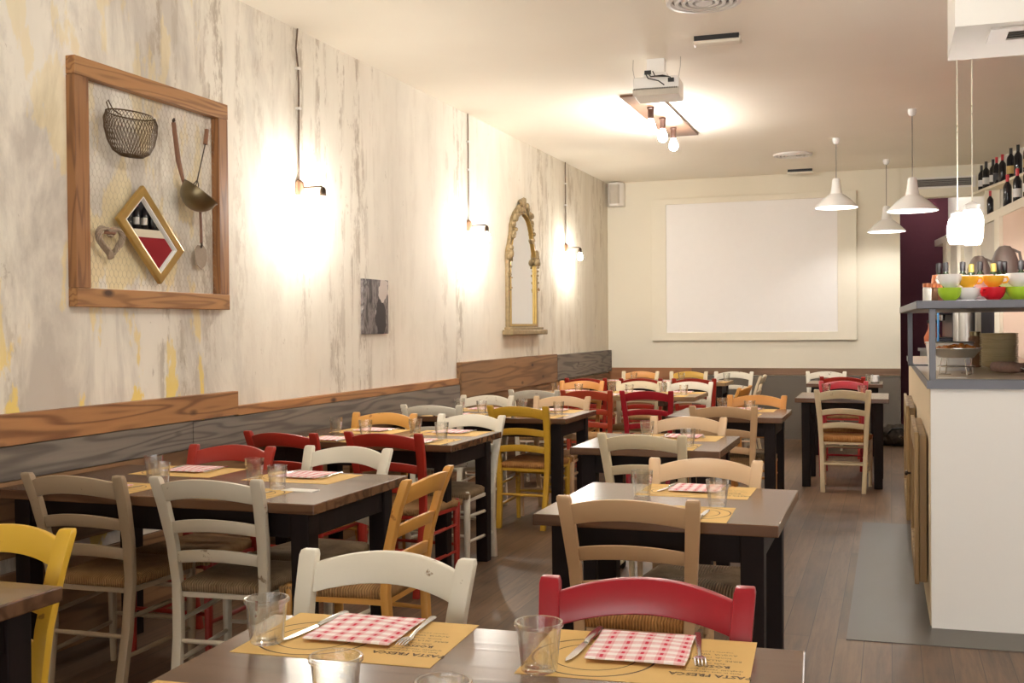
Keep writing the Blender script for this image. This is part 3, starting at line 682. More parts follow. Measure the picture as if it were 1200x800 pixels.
# ------------------------------------------------------------------ arched gilt mirror
am = thing('arched_mirror', 'tall arched mirror in a carved gilt frame on the plaster wall', 'mirror', (XL, 10.12, 1.31))
def arch(hw_, z0, zs, zt, sh, n=14):
    """half outline: straight side, shouldered in, then a round arch"""
    pts = [(-hw_, z0), (-hw_, zs - sh), (-hw_ * .98, zs)]
    for i in range(1, n):
        a = PI * i / n
        pts.append((-hw_ * .8 * math.cos(a), zs + .05 + (zt - zs - .05) * math.sin(a) ** .8))
    pts += [(hw_ * .98, zs), (hw_, zs - sh), (hw_, z0)]
    return pts
fi = lambda u, v, t: Vector((t, u, v))
out = arch(.45, .06, .79, 1.25, .06); inn = arch(.385, .10, .775, 1.185, .05)
MB().ring(out, inn, 0, .036, fi).build('frame', 'old_gold', am, bevel=.006)
MB().ring(arch(.40, .085, .78, 1.20, .05), arch(.378, .107, .77, 1.178, .05), .02, .042, fi).build('inner_moulding', 'gold', am, bevel=.004)
MB().prism(inn, .01, .02, fi).build('glass', 'mirror', am)
MB().bx((0, -.54, 0), (.11, .54, .05)).build('base', 'old_gold', am, bevel=.008)
MB().bx((0, -.48, .05), (.085, .48, .075)).build('base_step', 'old_gold', am, bevel=.006)
def leafs(pts, sz, seed):
    random.seed(seed); m = MB()
    for (u, v) in pts:
        for k in range(3):
            m.ball((.036 + random.uniform(-.01, .02), u + random.uniform(-.03, .03), v + random.uniform(-.03, .03)), sz * random.uniform(.6, 1.2), 8, 6, (.8, random.uniform(.7, 1.4), random.uniform(.7, 1.4)))
    return m
mid = [((a[0] + b[0]) / 2, (a[1] + b[1]) / 2) for a, b in zip(out, inn)]
leafs(mid[1:len(mid) - 1], .026, 3).build('carved_leaves', 'old_gold', am, True)
m = leafs([(-.05, 1.27), (.05, 1.27), (0, 1.24), (-.09, 1.24), (.09, 1.24), (0, 1.29)], .026, 5)
for sgn in (-1, 1):
    m.tube([(.05, sgn * (.02 + .075 * k / 14 * math.cos(k * .5)), 1.28 + .045 * math.sin(k * .5)) for k in range(14)], .012, 7)
m.build('crest', 'old_gold', am, True)
for sgn in (-1, 1):
    leafs([(sgn * .4, .8), (sgn * .42, .77), (sgn * .40, .74)], .036, 11 + sgn).build('rosette', 'old_gold', am, True)
    leafs([(sgn * .41, .70 - i * .05) for i in range(6)], .012, 21 + sgn).build('garland', 'old_gold', am, True)
random.seed(7)

# ------------------------------------------------------------------ tables
def table(cx, y0, y1, x0, x1, label, group=None, top='top', name='dining_table', rz=0.0, oh=.05, leg=.075):
    W, D = x1 - x0, y1 - y0
    t = thing(name, label, 'table', ((x0 + x1) / 2, (y0 + y1) / 2, 0), rz, group)
    a, b = W / 2, D / 2
    o = MB().bx((-a, -b, .722), (a, b, .76)).build('tabletop', top, t, bevel=.004)
    ap = MB(); i = oh + .012; th = .02
    ap.bx((-a + i, -b + i, .625), (a - i, -b + i + th, .722)); ap.bx((-a + i, b - i - th, .625), (a - i, b - i, .722))
    ap.bx((-a + i, -b + i + th, .625), (-a + i + th, b - i - th, .722)); ap.bx((a - i - th, -b + i + th, .625), (a - i, b - i - th, .722))
    ap.build('apron', 'dark_leg', t)
    for sx in (-1, 1):
        for sy in (-1, 1):
            px, py = sx * (a - oh - leg / 2), sy * (b - oh - leg / 2); h = leg / 2
            MB().prism([(-h, -h), (h, -h), (h, h), (-h, h)], 0, .722, lambda u, v, q, px=px, py=py: Vector((px + u * (.92 + .08 * q / .72), py + v * (.92 + .08 * q / .72), q))).build('leg', 'dark_leg', t, bevel=.004)
    return t
table(0, 1.30, 2.11, -1.25, -.13, 'dark wooden table at the very front with two kraft place mats', rz=math.radians(3.5))
table(0, 1.35, 2.15, -3.35, -1.91, 'dark table cut off beside the sunflower yellow chair')
table(0, 3.41, 4.21, -3.36, -1.93, 'long dark table against the wall under the utensil frame')
table(0, 5.35, 6.14, -3.36, -2.20, 'long dark table against the wall under the first cable lamp')
table(0, 7.09, 7.91, -3.36, -2.08, 'long dark table against the wall beyond the mustard chair')
table(0, 12.0, 12.62, -3.3, -1.7, 'long table along the boarded dado of the end wall', top='top_old')
table(0, 3.45, 4.23, -1.13, -.33, 'square dark table in the aisle behind the crimson chair')
table(0, 5.42, 6.2, -1.57, -.80, 'square dark table in the aisle between blond and cream chairs')
table(0, 7.49, 8.28, -1.47, -.69, 'square dark table in the aisle with the orange chair')
table(0, 9.57, 10.41, -.775, -.015, 'pale-topped table standing alone opposite the counter doors')
table(0, 11.95, 12.65, -.85, -.08, 'small dark table behind the two red chairs by the dado')
# trestle table
tr = thing('trestle_table', 'long worn oak trestle table with slanted legs before the red chairs', 'table', (-2.48, 9.9, 0))
MB().bx((-.86, -.38, .72), (.86, .38, .76)).build('tabletop', 'top_old', tr, bevel=.004)
for sx in (-1, 1):
    for sy in (-1, 1):
        MB().tube([(sx * .55, sy * .3, 0), (sx * .55, sy * .06, .69)], .032, 4).build('leg', 'trestle', tr)
    MB().bx((sx * .55 - .03, -.3, .67), (sx * .55 + .03, .3, .72)).build('bearer', 'trestle', tr, bevel=.003)
    MB().bx((sx * .55 - .015, -.2, .24), (sx * .55 + .015, .2, .29)).build('cross_bar', 'trestle', tr)
MB().bx((-.55, -.02, .25), (.55, .02, .285)).build('stretcher', 'trestle', tr)

# ------------------------------------------------------------------ rush-seated chairs
def post_at(z):
    """rear post centre line (x, y) at height z"""
    P = [(.162, -.055, 0), (.170, -.012, .25), (.178, 0, .44), (.186, -.02, .60), (.196, -.058, .74), (.204, -.10, .85)]
    for a, b in zip(P, P[1:]):
        if z <= b[2] + 1e-9:
            f = (z - a[2]) / (b[2] - a[2]); return a[0] + (b[0] - a[0]) * f, a[1] + (b[1] - a[1]) * f
    return P[-1][0], P[-1][1]
def chair_meshes():
    R = {}
    for s in (-1, 1):
        m = MB(); vs = []; zs = [0, .12, .25, .36, .44, .52, .60, .68, .74, .80, .838, .85]
        for z in zs:
            x, y = post_at(z); w = (.018 if z < .44 else .018 + .004 * min(1, (z - .44) / .3)); d = .015
            if z == .85: w *= .86; d *= .8
            for a, b in ((-1, -1), (1, -1), (1, 1), (-1, 1)): vs.append((s * x + a * w, y + b * d, z))
        n = len(zs); fs = [(i * 4 + j, i * 4 + (j + 1) % 4, i * 4 + 4 + (j + 1) % 4, i * 4 + 4 + j) for i in range(n - 1) for j in range(4)]
        fs += [(3, 2, 1, 0), tuple(range(n * 4 - 4, n * 4))]
        m.add(vs, fs); R['post%d' % s] = m.mesh('back_post', 'white', True, .003, 2, 30)
        R['leg%d' % s] = MB().tube([(s * .188, .375, 0), (s * .19, .375, .2), (s * .19, .375, .43), (s * .19, .375, .452)], [.014, .018, .02, .013], 10).mesh('leg', 'white', True)
    def rail(z0, z1, rise, t, bow, name):
        m = MB(); n = 16; vs = []
        for i in range(n + 1):
            u = -1 + 2 * i / n; xw = post_at((z0 + z1) / 2)[0] - .012
            k = 1 - u * u
            for zz, rr in ((z0, rise), (z1, rise * 1.12)):
                z = zz + rr * k; y = post_at(min(z, .85))[1] - bow * k
                for dy in (-t, t): vs.append((u * xw, y + dy, z))
        fs = []
        for i in range(n):
            a = i * 4; b = a + 4
            fs += [(a, b, b + 1, a + 1), (a + 2, a + 3, b + 3, b + 2), (a, a + 2, b + 2, b), (a + 1, b + 1, b + 3, a + 3)]
        fs += [(0, 1, 3, 2), (n * 4, n * 4 + 2, n * 4 + 3, n * 4 + 1)]
        m.add(vs, fs); return m.mesh(name, 'white', True, .004, 2, 45)
    R['top_rail'] = rail(.752, .820, .026, .010, .036, 'top_rail')
    R['slat1'] = rail(.630, .676, .018, .008, .030, 'slat')
    R['slat2'] = rail(.517, .562, .016, .008, .026, 'slat')
    # rush seat: pillowed trapezoid dished towards the middle
    m = MB(); n = 16; top = []; bot = []
    def edge(u, v):
        y = -.008 + .42 * v; hw2 = .168 + (.212 - .168) * v; return u * hw2, y
    for j in range(n + 1):
        for i in range(n + 1):
            u = -1 + 2 * i / n; v = j / n; x, y = edge(u, v); e = max(abs(u), abs(2 * v - 1))
            rim = (1 - e ** 10); dz = -.012 * (1 - e) + .004 * math.sin(PI * e)
            top.append((x, y, .442 + .016 * rim + dz)); bot.append((x * .985, .2 + (y - .2) * .985, .412 - .004 * rim))
    N = n + 1; o = N * N; fs = []
    for j in range(n):
        for i in range(n):
            a = j * N + i; fs.append((a, a + 1, a + N + 1, a + N)); fs.append((o + a, o + a + N, o + a + N + 1, o + a + 1))
    bd = [i for i in range(N)] + [j * N + n for j in range(1, N)] + [n * N + i for i in range(n - 1, -1, -1)] + [j * N for j in range(n - 1, 0, -1)]
    for a, b in zip(bd, bd[1:] + bd[:1]): fs.append((a, o + a, o + b, b))
    m.add(top + bot, fs); R['seat'] = m.mesh('seat', 'rush', True, angle=80)
    f = MB()
    f.bx((-.175, .372, .392), (.175, .386, .411)); f.bx((-.155, -.006, .392), (.155, .006, .411))
    for s in (-1, 1):
        f.prism([(s * .166, 0), (s * .180, 0), (s * .199, .375), (s * .185, .375)], .392, .411, lambda u, v, t: Vector((u, v, t)))
    R['frame'] = f.mesh('seat_frame', 'white', False)
    for s in (-1, 1):
        for k, z in ((0, .30), (1, .155)):
            x, y = post_at(z)
            R['side%d%d' % (s, k)] = MB().tube([(s * x, y, z), (s * (x + .189) / 2, (y + .375) / 2, z + .004), (s * .189, .375, z + .01)], [.008, .0105, .008], 8).mesh('stretcher', 'white', True)
    for k, z in ((0, .335), (1, .20)): R['front%d' % k] = MB().tube([(-.189, .375, z), (0, .375, z), (.189, .375, z)], [.008, .0105, .008], 8).mesh('stretcher', 'white', True)
    x, y = post_at(.23); R['rear0'] = MB().tube([(-x, y, .23), (0, y, .23), (x, y, .23)], [.008, .0105, .008], 8).mesh('stretcher', 'white', True)
    return R
CM = chair_meshes()
NAMES = {'post': 'back_post', 'leg': 'leg', 'top': 'top_rail', 'slat': 'slat', 'seat': 'seat', 'frame': 'seat_frame', 'side': 'stretcher', 'front': 'stretcher', 'rear': 'stretcher'}
def chair(x, y, deg, col, label, rushm='rush', rails=None, group='rush-seated ladder-back chairs'):
    """x, y: middle of the top of the back; deg 0 faces up the room, 180 faces the street"""
    rz = math.radians(deg); off = Matrix.Rotation(rz, 3, 'Z') @ Vector((0, .10, 0))
    t = thing('rush_chair', label, 'chair', (x + off.x, y + off.y, 0), rz, group)
    for key, me in CM.items():
        nm = next(v for k, v in NAMES.items() if key.startswith(k))
        if key == 'frame': nm = 'seat_frame'
        o = put(nm, me, t)
        if key == 'seat': skin(o, rushm)
        elif rails and key in ('top_rail', 'slat1', 'slat2'): skin(o, rails)
        else: skin(o, col)
    return t
# front table
chair(-1.125, 2.33, 180, 'white', 'chipped white chair facing the front table beside the crimson chair')
chair(-.485, 2.235, 183, 'crimson', 'glossy crimson chair facing the front table', 'rush_gold')
chair(-2.30, 2.36, 186, 'yellow', 'sunflower yellow chair behind the dark table cut off at its corner')
# first wall table
chair(-2.885, 3.30, 2, 'greige', 'grey-beige chair with its back turned, closest to the plaster wall', 'rush')
chair(-2.33, 3.34, 4, 'chalk', 'chalk white chair with its back turned beside the grey-beige chair', 'rush_grey')
chair(-2.87, 4.33, 180, 'brick', 'brick red chair across the table from the grey-beige chair')
chair(-2.31, 4.40, 176, 'white', 'white chair across the table from the chalk white chair', 'rush_grey')
chair(-1.61, 3.70, 91, 'honey', 'honey stained chair set sideways at the end of first wall table', 'rush')
# second wall table
chair(-3.0, 4.96, -4, 'brick', 'brick red chair with back turned, at wall side under cable lamp', 'rush')
chair(-2.46, 5.06, -3, 'brick', 'brick red chair with back turned, directly behind the white chair', 'rush')
chair(-3.02, 6.25, 178, 'honey', 'honey stained chair facing the second wall table at its wall side')
chair(-2.43, 6.24, 176, 'white', 'white chair facing the second wall table, legs seen past its corner', 'rush_grey')
# third wall table
chair(-3.02, 6.98, 4, 'white', 'white chair with back turned, between honey and mustard chairs', 'rush_grey')
chair(-2.40, 7.02, -3, 'mustard', 'mustard yellow chair with back turned, standing open to the aisle', 'rush_gold')
chair(-3.0, 8.05, 178, 'white', 'white chair facing the third wall table at the plank dado', 'rush')
chair(-2.39, 8.06, 182, 'blond', 'pinkish blond chair facing the third wall table beside white glasses', 'rush')
# trestle table
chair(-2.87, 8.83, 3, 'white', 'white chair with back turned to the trestle table by the planks', 'rush')
chair(-2.42, 8.87, 2, 'rust', 'rust red chair with back turned to the trestle table', 'rush')
chair(-1.91, 8.88, 2, 'crimson', 'deep crimson chair with back turned to the trestle table', 'rush')
chair(-2.88, 10.41, 180, 'orange', 'orange stained chair facing the trestle table near the planks', 'rush')
chair(-2.32, 10.46, 180, 'cream', 'cream chair facing the trestle table between orange and white ones', 'rush')
chair(-1.82, 10.43, 180, 'white', 'white chair facing the trestle table at its aisle end', 'rush')
chair(-1.20, 9.66, 84, 'honey', 'honey stained chair seen edge-on at the end of the trestle table', 'rush')
# table along the end wall
chair(-3.0, 10.98, 2, 'brick', 'brick red chair behind the orange stained chair by the planks', 'rush')
chair(-2.43, 11.03, 2, 'brick', 'brick red chair rising just behind the cream chair', 'rush')
chair(-1.89, 11.08, 2, 'brick', 'brick red chair rising just behind the white trestle chair', 'rush')
chair(-2.81, 12.76, 180, 'cream', 'cream chair with orange slats against the end wall dado', 'rush', 'orange')
chair(-2.24, 12.78, 180, 'cream', 'cream chair with mustard slats against the end wall dado', 'rush', 'mustard')
chair(-1.72, 12.80, 180, 'white', 'white chair at the aisle corner of the end wall table', 'rush')
chair(-1.29, 11.88, 90, 'cream', 'cream chair turned edge-on beside the end wall table', 'rush')
# aisle tables
chair(-.775, 3.31, 2, 'tan', 'natural beech chair with back turned, behind the crimson chair', 'rush_gold')
chair(-.70, 4.36, 181, 'blond', 'blond beech chair facing the first aisle table', 'rush_grey')
chair(-1.165, 5.29, -3, 'cream', 'cream chair with back turned at the second aisle table', 'rush')
chair(-1.12, 6.37, 180, 'blond', 'blond beech chair facing the second aisle table', 'rush')
chair(-1.05, 7.28, 2, 'tan', 'natural beech chair with back turned at the third aisle table', 'rush')
chair(-.965, 8.47, 178, 'orange', 'orange stained chair facing the third aisle table', 'rush_grey')
# right-hand tables
chair(-.375, 9.30, -2, 'cream', 'cream chair with back turned at the table opposite the counter', 'rush_gold')
chair(-.425, 10.78, 181, 'crimson', 'crimson chair facing the cream chair across the lone table', 'rush_gold')
chair(-.47, 11.69, 2, 'brick', 'red chair with back turned right behind the crimson one', 'rush')
chair(-.70, 12.98, 180, 'white', 'white chair against the grey dado behind the red chairs', 'rush')

# ------------------------------------------------------------------ place settings
ZT = .7602
def text_mesh():
    objs = []
    def line(s, size, x, y, bold=0.0):
        cu = bpy.data.curves.new('t', 'FONT'); cu.body = s; cu.size = size; cu.resolution_u = 1; cu.offset = bold; cu.align_x = 'CENTER'
        o = bpy.data.objects.new('t', cu); COL.objects.link(o); objs.append((o, x, y))
    line('PASTA FRESCA', .022, .0, .088, .0007)
    line('fatta in casa ogni giorno', .011, .0, .072)
    line('spaghetti  ravioli  gnocchi', .011, .0, .058)
    line('ROSSO', .02, .0, .034, .0006)
    line('della casa', .012, .0, .02)
    line('BIRRE  ALLA SPINA', .012, .0, .0)
    line('bionda  rossa', .011, .0, -.016)
    line('ACQUA  VINO', .012, .0, -.036)
    line('coperto e pane', .010, .0, -.052)
    bpy.context.view_layer.update(); dg = bpy.context.evaluated_depsgraph_get(); mb = MB()
    for o, x, y in objs:
        me = bpy.data.meshes.new_from_object(o.evaluated_get(dg))
        mb.add([(v.co.x + x, v.co.y + y, 0) for v in me.vertices], [tuple(p.vertices) for p in me.polygons])
        bpy.data.meshes.remove(me); cu = o.data; bpy.data.objects.remove(o); bpy.data.curves.remove(cu)
    # printed text reads from the diner's side: turn it to face +y
    mb.v = [(-x, -y, z) for x, y, z in mb.v]
    me = bpy.data.meshes.new('menu_text'); me.from_pydata(mb.v, [], mb.f); me.materials.append(M['ink']); return me
TEXT = text_mesh()
MAT = MB().bx((-.205, -.148, 0), (.205, .148, .0008)).mesh('place_mat', 'kraft')
def flat_ring(r, w, sx=1.0):
    n = 48; a = [(math.cos(2 * PI * i / n) * r * sx, math.sin(2 * PI * i / n) * r) for i in range(n)]; b = [(x * (1 - w / r), y * (1 - w / r)) for x, y in a]
    m = MB(); m.add([(x, y, 0) for x, y in a + b], [(i, (i + 1) % n, n + (i + 1) % n, n + i) for i in range(n)]); return m
rm = flat_ring(.118, .0045); rm2 = flat_ring(.082, .003); rm.add(rm2.v, rm2.f); RINGM = rm.mesh('printed_plate', 'ink')
def napkin_mesh():
    m = MB(); n = 18; hx, hy = .093, .096; lay = []
    for z0, sh in ((.0, 0), (.0042, 1)):
        for j in range(n + 1):
            for i in range(n + 1):
                u, v = -1 + 2 * i / n, -1 + 2 * j / n
                w = .0016 * math.sin(u * 3.1 + v * 1.7 + 1) * sh + .0012 * math.sin(v * 5 + u) * sh
                e = max(abs(u), abs(v)); z = z0 + w + (-.003 * e ** 8 if sh else 0)
                lay.append((u * hx * (1 - .012 * math.sin(v * 4)), v * hy * (1 - .015 * math.cos(u * 3.3)), max(z, z0 * .4)))
    N = n + 1; o = N * N; fs = []
    for j in range(n):
        for i in range(n):
            a = j * N + i; fs += [(a, a + N, a + N + 1, a + 1), (o + a, o + a + 1, o + a + N + 1, o + a + N)]
    bd = [i for i in range(N)] + [j * N + n for j in range(1, N)] + [n * N + i for i in range(n - 1, -1, -1)] + [j * N for j in range(n - 1, 0, -1)]
    for a, b in zip(bd, bd[1:] + bd[:1]): fs.append((a, b, o + b, o + a))
    m.add(lay, fs); return m.mesh('napkin', 'gingham', True, angle=70)
NAP = napkin_mesh()
def knife_meshes():
    h = MB().tube([(0, .125, .005), (0, .118, .006), (0, .07, .0062), (0, .028, .0055), (0, .018, .004)], [.005, .0085, .0088, .007, .005], 10, True, .55).mesh('handle', 'steel', True)
    b = MB().prism([(-.006, .02), (.006, .02), (.0085, -.01), (.009, -.06), (.006, -.092), (-.001, -.108), (-.006, -.09), (-.007, -.03)], .003, .0045, lambda u, v, t: Vector((u, v, t))).mesh('blade', 'steel')
    return h, b
KH, KB = knife_meshes()
def fork_meshes():
    pts = [(0, .12, .003), (0, .06, .006), (0, .0, .007), (0, -.035, .004)]
    h = MB().tube(pts, [.008, .006, .0035, .004], 8, True, .45).mesh('handle', 'steel', True)
    m = MB(); N = 8
    def q(u, v): return Vector((u, v, .004 + .006 * math.sin((v + .035) * -28) * .9))
    m.prism([(-.004, -.03), (.004, -.03), (.011, -.05), (.0115, -.064), (-.0115, -.064), (-.011, -.05)], 0, .0014, lambda u, v, t: q(u, v) + Vector((0, 0, t)))
    hd = m.mesh('head', 'steel')
    tn = []
    for k in range(4):
        x = -.0095 + k * .0063
        tn.append(MB().tube([q(x, -.062), q(x, -.08), q(x, -.098), q(x * .96, -.108)], [.0017, .0016, .0013, .0006], 6).mesh('tine', 'steel', True))
    return h, hd, tn
FH, FD, FT = fork_meshes()
def tumbler_meshes():
    # plain tapering tumbler with a thick rolled rim
    a = MB().open_lathe([(.030, .0), (.033, .003), (.0405, .078), (.0445, .081), (.0455, .085), (.0435, .089), (.0395, .0885), (.0385, .082), (.031, .012), (.028, .009), (.0005, .008), (.0005, .0)], 32).mesh('tumbler', 'glass', True, angle=60)
    # faceted cafe tumbler
    b = MB().open_lathe([(.027, .0), (.030, .004), (.037, .06), (.0385, .066), (.040, .092), (.0385, .092), (.0365, .066), (.034, .058), (.0275, .012), (.0005, .01), (.0005, .0)], 11).mesh('tumbler', 'glass')
    return a, b
GA, GB = tumbler_meshes()
class Setting: pass
def place(x, y, toward, who, detail=2, glass_off=None, nap=True, cutlery=True, rz=None, mats=True, glassm=None):
    """toward: +1 the diner sits up the room (printed text reads from there), -1 the diner sits towards the street"""
    rz = (0 if toward > 0 else PI) + (rz if rz is not None else random.uniform(-.05, .05))
    Rm = Matrix.Rotation(rz, 3, 'Z')
    def W(lx, ly, z): p = Rm @ Vector((lx, ly, 0)); return (x + p.x, y + p.y, z)
    if mats:
        t = thing('place_mat', 'printed kraft paper place mat ' + who, 'place mat', (x, y, ZT), rz, 'kraft paper place mats')
        put('paper', MAT, t)
        if detail > 0:
            o = put('printed_plate', RINGM, t, (-.085, -.02, .0010))
        if detail > 1:
            o = put('menu_text', TEXT, t, (.135, .015, .0011)); 
    a = random.uniform(-.1, .1)
    if nap:
        o = put('napkin', NAP, None, W(-.005, .042, ZT + .0075), rz + a * .3); tag(o, 'red gingham paper napkin ' + who, 'napkin', 'red gingham napkins')
    if cutlery:
        k = thing('table_knife', 'steel table knife ' + who, 'knife', W(-.118, .035, ZT + .001), rz - .12 + a, 'steel table knives')
        put('handle', KH, k); put('blade', KB, k)
        f = thing('table_fork', 'steel table fork ' + who, 'fork', W(.103, .05, ZT + .0012), rz + .1 + a, 'steel table forks')
        put('handle', FH, f); put('head', FD, f)
        for m in FT: put('tine', m, f)
    g = glass_off if glass_off is not None else (-.155, -.135)
    if g:
        o = put('tumbler', glassm or GB, None, W(g[0], g[1], ZT + (.0012 if abs(g[0]) < .2 and abs(g[1]) < .145 else .0004)), random.uniform(0, 1))
        tag(o, 'clear glass tumbler ' + who, 'glass', 'clear glass tumblers')
# front table, seen close
place(-1.01, 1.962, 1, 'before the white chair at the front table', 2, (-.165, -.075), rz=.055, glassm=GA)
place(-.445, 2.005, 1, 'before the crimson chair at the front table', 2, (-.165, -.125), rz=.06, glassm=GA)
place(-1.02, 1.478, -1, 'cut off by the frame on the front table', 1, (-.17, -.09), False, False, rz=.05, glassm=GA)
o = put('tumbler', GA, None, (-.64, 1.515, ZT), 0); tag(o, 'clear glass tumbler with only its rim in view', 'glass', 'clear glass tumblers')
# first wall table
place(-2.95, 3.555, -1, 'before the grey-beige chair', 1, (-.17, -.13))
place(-2.37, 3.565, -1, 'before the chalk white chair', 1, (-.115, -.14))
place(-2.92, 4.065, 1, 'before the brick red chair at the first wall table', 1, (-.03, -.2))
place(-2.33, 4.03, 1, 'before the white chair at the first wall table', 1, (-.14, -.145))
o = tag(MB().prism([(-.07, -.028), (.065, -.035), (.07, .025), (-.06, .032)], 0, .003, lambda u, v, t: Vector((u, v, t))).build('paper_slip', 'paper'), 'white folded paper slip near the corner of the first wall table', 'paper'); o.location = (-2.15, 3.70, ZT)
# second wall table
place(-2.98, 5.50, -1, 'before the wall-side brick red chair at second table', 1, (-.1, -.2))
place(-2.47, 5.52, -1, 'before the aisle-side brick red chair at second table', 1, (-.08, -.14))
place(-2.98, 5.97, 1, 'before the honey chair at the second wall table', 1, (-.16, -.14))
place(-2.46, 5.97, 1, 'before the white chair at the second wall table', 1, (-.17, -.13))
# third wall table
place(-2.95, 7.25, -1, 'before the white chair whose back is turned at third table', 1, (-.15, -.15))
place(-2.36, 7.27, -1, 'before the mustard chair', 1, (-.12, -.17))
place(-2.93, 7.74, 1, 'before the white chair facing the third wall table', 1, (-.13, -.13))
place(-2.37, 7.74, 1, 'before the pinkish blond chair', 1, (-.22, -.05))
# aisle tables
place(-.70, 3.595, -1, 'before the natural beech chair behind the crimson one', 2, (-.14, -.165), rz=.03)
place(-.69, 4.09, 1, 'before the blond chair at the first aisle table', 2, (-.175, -.15), rz=.0)
place(-1.14, 5.575, -1, 'before the cream chair at the second aisle table', 1, (-.15, -.03))
place(-1.09, 6.03, 1, 'before the blond chair at the second aisle table', 1, (-.2, -.02))
place(-1.06, 7.65, -1, 'before the beech chair at the third aisle table', 1, (-.12, -.14))
place(-1.0, 8.12, 1, 'before the orange chair at the third aisle table', 1, (-.17, -.06))
# trestle table, end wall table and the right-hand pair
for x, y, d, who in ((-2.9, 9.68, -1, 'before the white trestle chair by the planks'), (-2.42, 9.68, -1, 'before the rust red chair'), (-1.92, 9.68, -1, 'before the deep crimson chair'),
                     (-2.88, 10.12, 1, 'before the orange trestle chair'), (-2.32, 10.12, 1, 'before the cream trestle chair'), (-1.84, 10.12, 1, 'before the white trestle chair by the aisle')):
    place(x, y, d, who, 0, (-.16, -.1))
for x, y, d, who in ((-2.95, 12.17, -1, 'before the wall-side red chair at the end table'), (-2.4, 12.17, -1, 'before the middle red chair at the end table'), (-1.9, 12.17, -1, 'before the aisle-side red chair at the end table')):
    place(x, y, d, who, 0, (-.16, -.13))
place(-.39, 9.76, -1, 'before the cream chair at the lone table', 0, (-.15, -.2), glassm=GB)
place(-.40, 10.2, 1, 'before the crimson chair at the lone table', 0, (-.15, -.02))
place(-.46, 12.1, -1, 'before the red chair on the small far table', 0, (-.25, -.1))
o = tag(MB().open_lathe([(.03, 0), (.045, .01), (.045, .075), (.04, .08), (.037, .075), (.037, .012), (.0005, .01), (.0005, 0)], 18).build('sugar_pot', 'cup_white', None, True), 'white pot on the small far table beside the red chair', 'pot'); o.location = (-.16, 12.25, ZT)

# ------------------------------------------------------------------ counter
ct = thing('bar_counter', 'white fronted bar counter with a grey edged stone top', 'counter', (.17, 5.28, 0))
MB().prism([(0, 0), (2.6, .10), (2.6, .14), (0, .04)], .004, 1.09, lambda u, v, t: Vector((u, v, t))).build('front_panel', 'counter_white', ct)
MB().prism([(-.004, .0405), (.03, .0405), (.0, 4.1), (-.034, 4.1)], .004, 1.09, lambda u, v, t: Vector((u, v, t))).build('side_panel', 'counter_cream', ct)
MB().prism([(.0, 3.9), (1.2, 3.9), (1.2, 4.1), (.0, 4.1)], .004, 1.09, lambda u, v, t: Vector((u, v, t))).build('end_panel', 'counter_cream', ct)
MB().prism([(-.012, -.012), (2.6, .09), (2.6, 1.0), (.75, 1.0), (.75, 4.12), (-.045, 4.12)], 1.09, 1.122, lambda u, v, t: Vector((u, v, t))).build('worktop', 'stone_top', ct, bevel=.003)
ed = MB(); ed.prism([(-.016, -.016), (2.6, .086), (2.6, .09), (-.012, -.012)], 1.088, 1.126, lambda u, v, t: Vector((u, v, t)))
ed.prism([(-.016, -.016), (-.012, -.012), (-.045, 4.12), (-.049, 4.12)], 1.088, 1.126, lambda u, v, t: Vector((u, v, t)))
ed.build('edge_strip', 'grey_metal', ct)
for y0, y1, x0 in ((.22, 1.25, -.012), (2.0, 3.3, -.026)):
    dd = MB().bx((x0 - .035, y0, .16), (x0, y1, .855)).build('door', 'door_wood', ct, bevel=.004)
    mm = MB()
    mm.ring([(y0 - .01, .15), (y1 + .01, .15), (y1 + .01, .87), (y0 - .01, .87)], [(y0 + .09, .25), (y1 - .09, .25), (y1 - .09, .77), (y0 + .09, .77)], x0 - .055, x0 - .035, lambda u, v, t: Vector((t, u, v)))
    mm.build('door_frame', 'door_wood', dd, bevel=.004)
    MB().lathe([(.006, 0), (.006, .015), (.014, .02), (.012, .032), (.0001, .034)], 12, (x0 - .055, y1 - .05, .55), rotm('Y', -PI / 2)).build('knob', 'iron', dd, True)
# metal sheet on the floor
fl = tag(MB().prism([(-.19, 4.98), (3.4, 5.12), (3.4, 5.6), (.9, 7.98), (-.19, 7.98)], .0004, .004, lambda u, v, t: Vector((u, v, t))).build('floor_sheet', 'zinc'), 'scuffed grey metal sheet lying on the boards under the counter', 'floor sheet')
# display case
dc = thing('display_case', 'open grey steel display case on the counter top', 'display case', (.18, 5.33, 1.1225))
dc.rotation_euler = (0, 0, .03)
for px, py in ((.0, .0), (2.1, .0), (-.01, 1.85), (2.1, 1.85)):
    MB().bx((px - .014, py, 0), (px + .014, py + .028, .326)).build('post', 'grey_metal', dc, bevel=.002)
MB().bx((-.07, -.012, .326), (2.14, 1.9, .364)).build('shelf', 'grey_metal', dc, bevel=.004)
MB().bx((.0, .0, .0), (2.1, .028, .006)).build('bottom_rail', 'grey_metal', dc)
MB().bx((-.02, 1.85, .0), (2.11, 1.878, .01)).build('bottom_rail', 'grey_metal', dc)
ZS = 1.4867
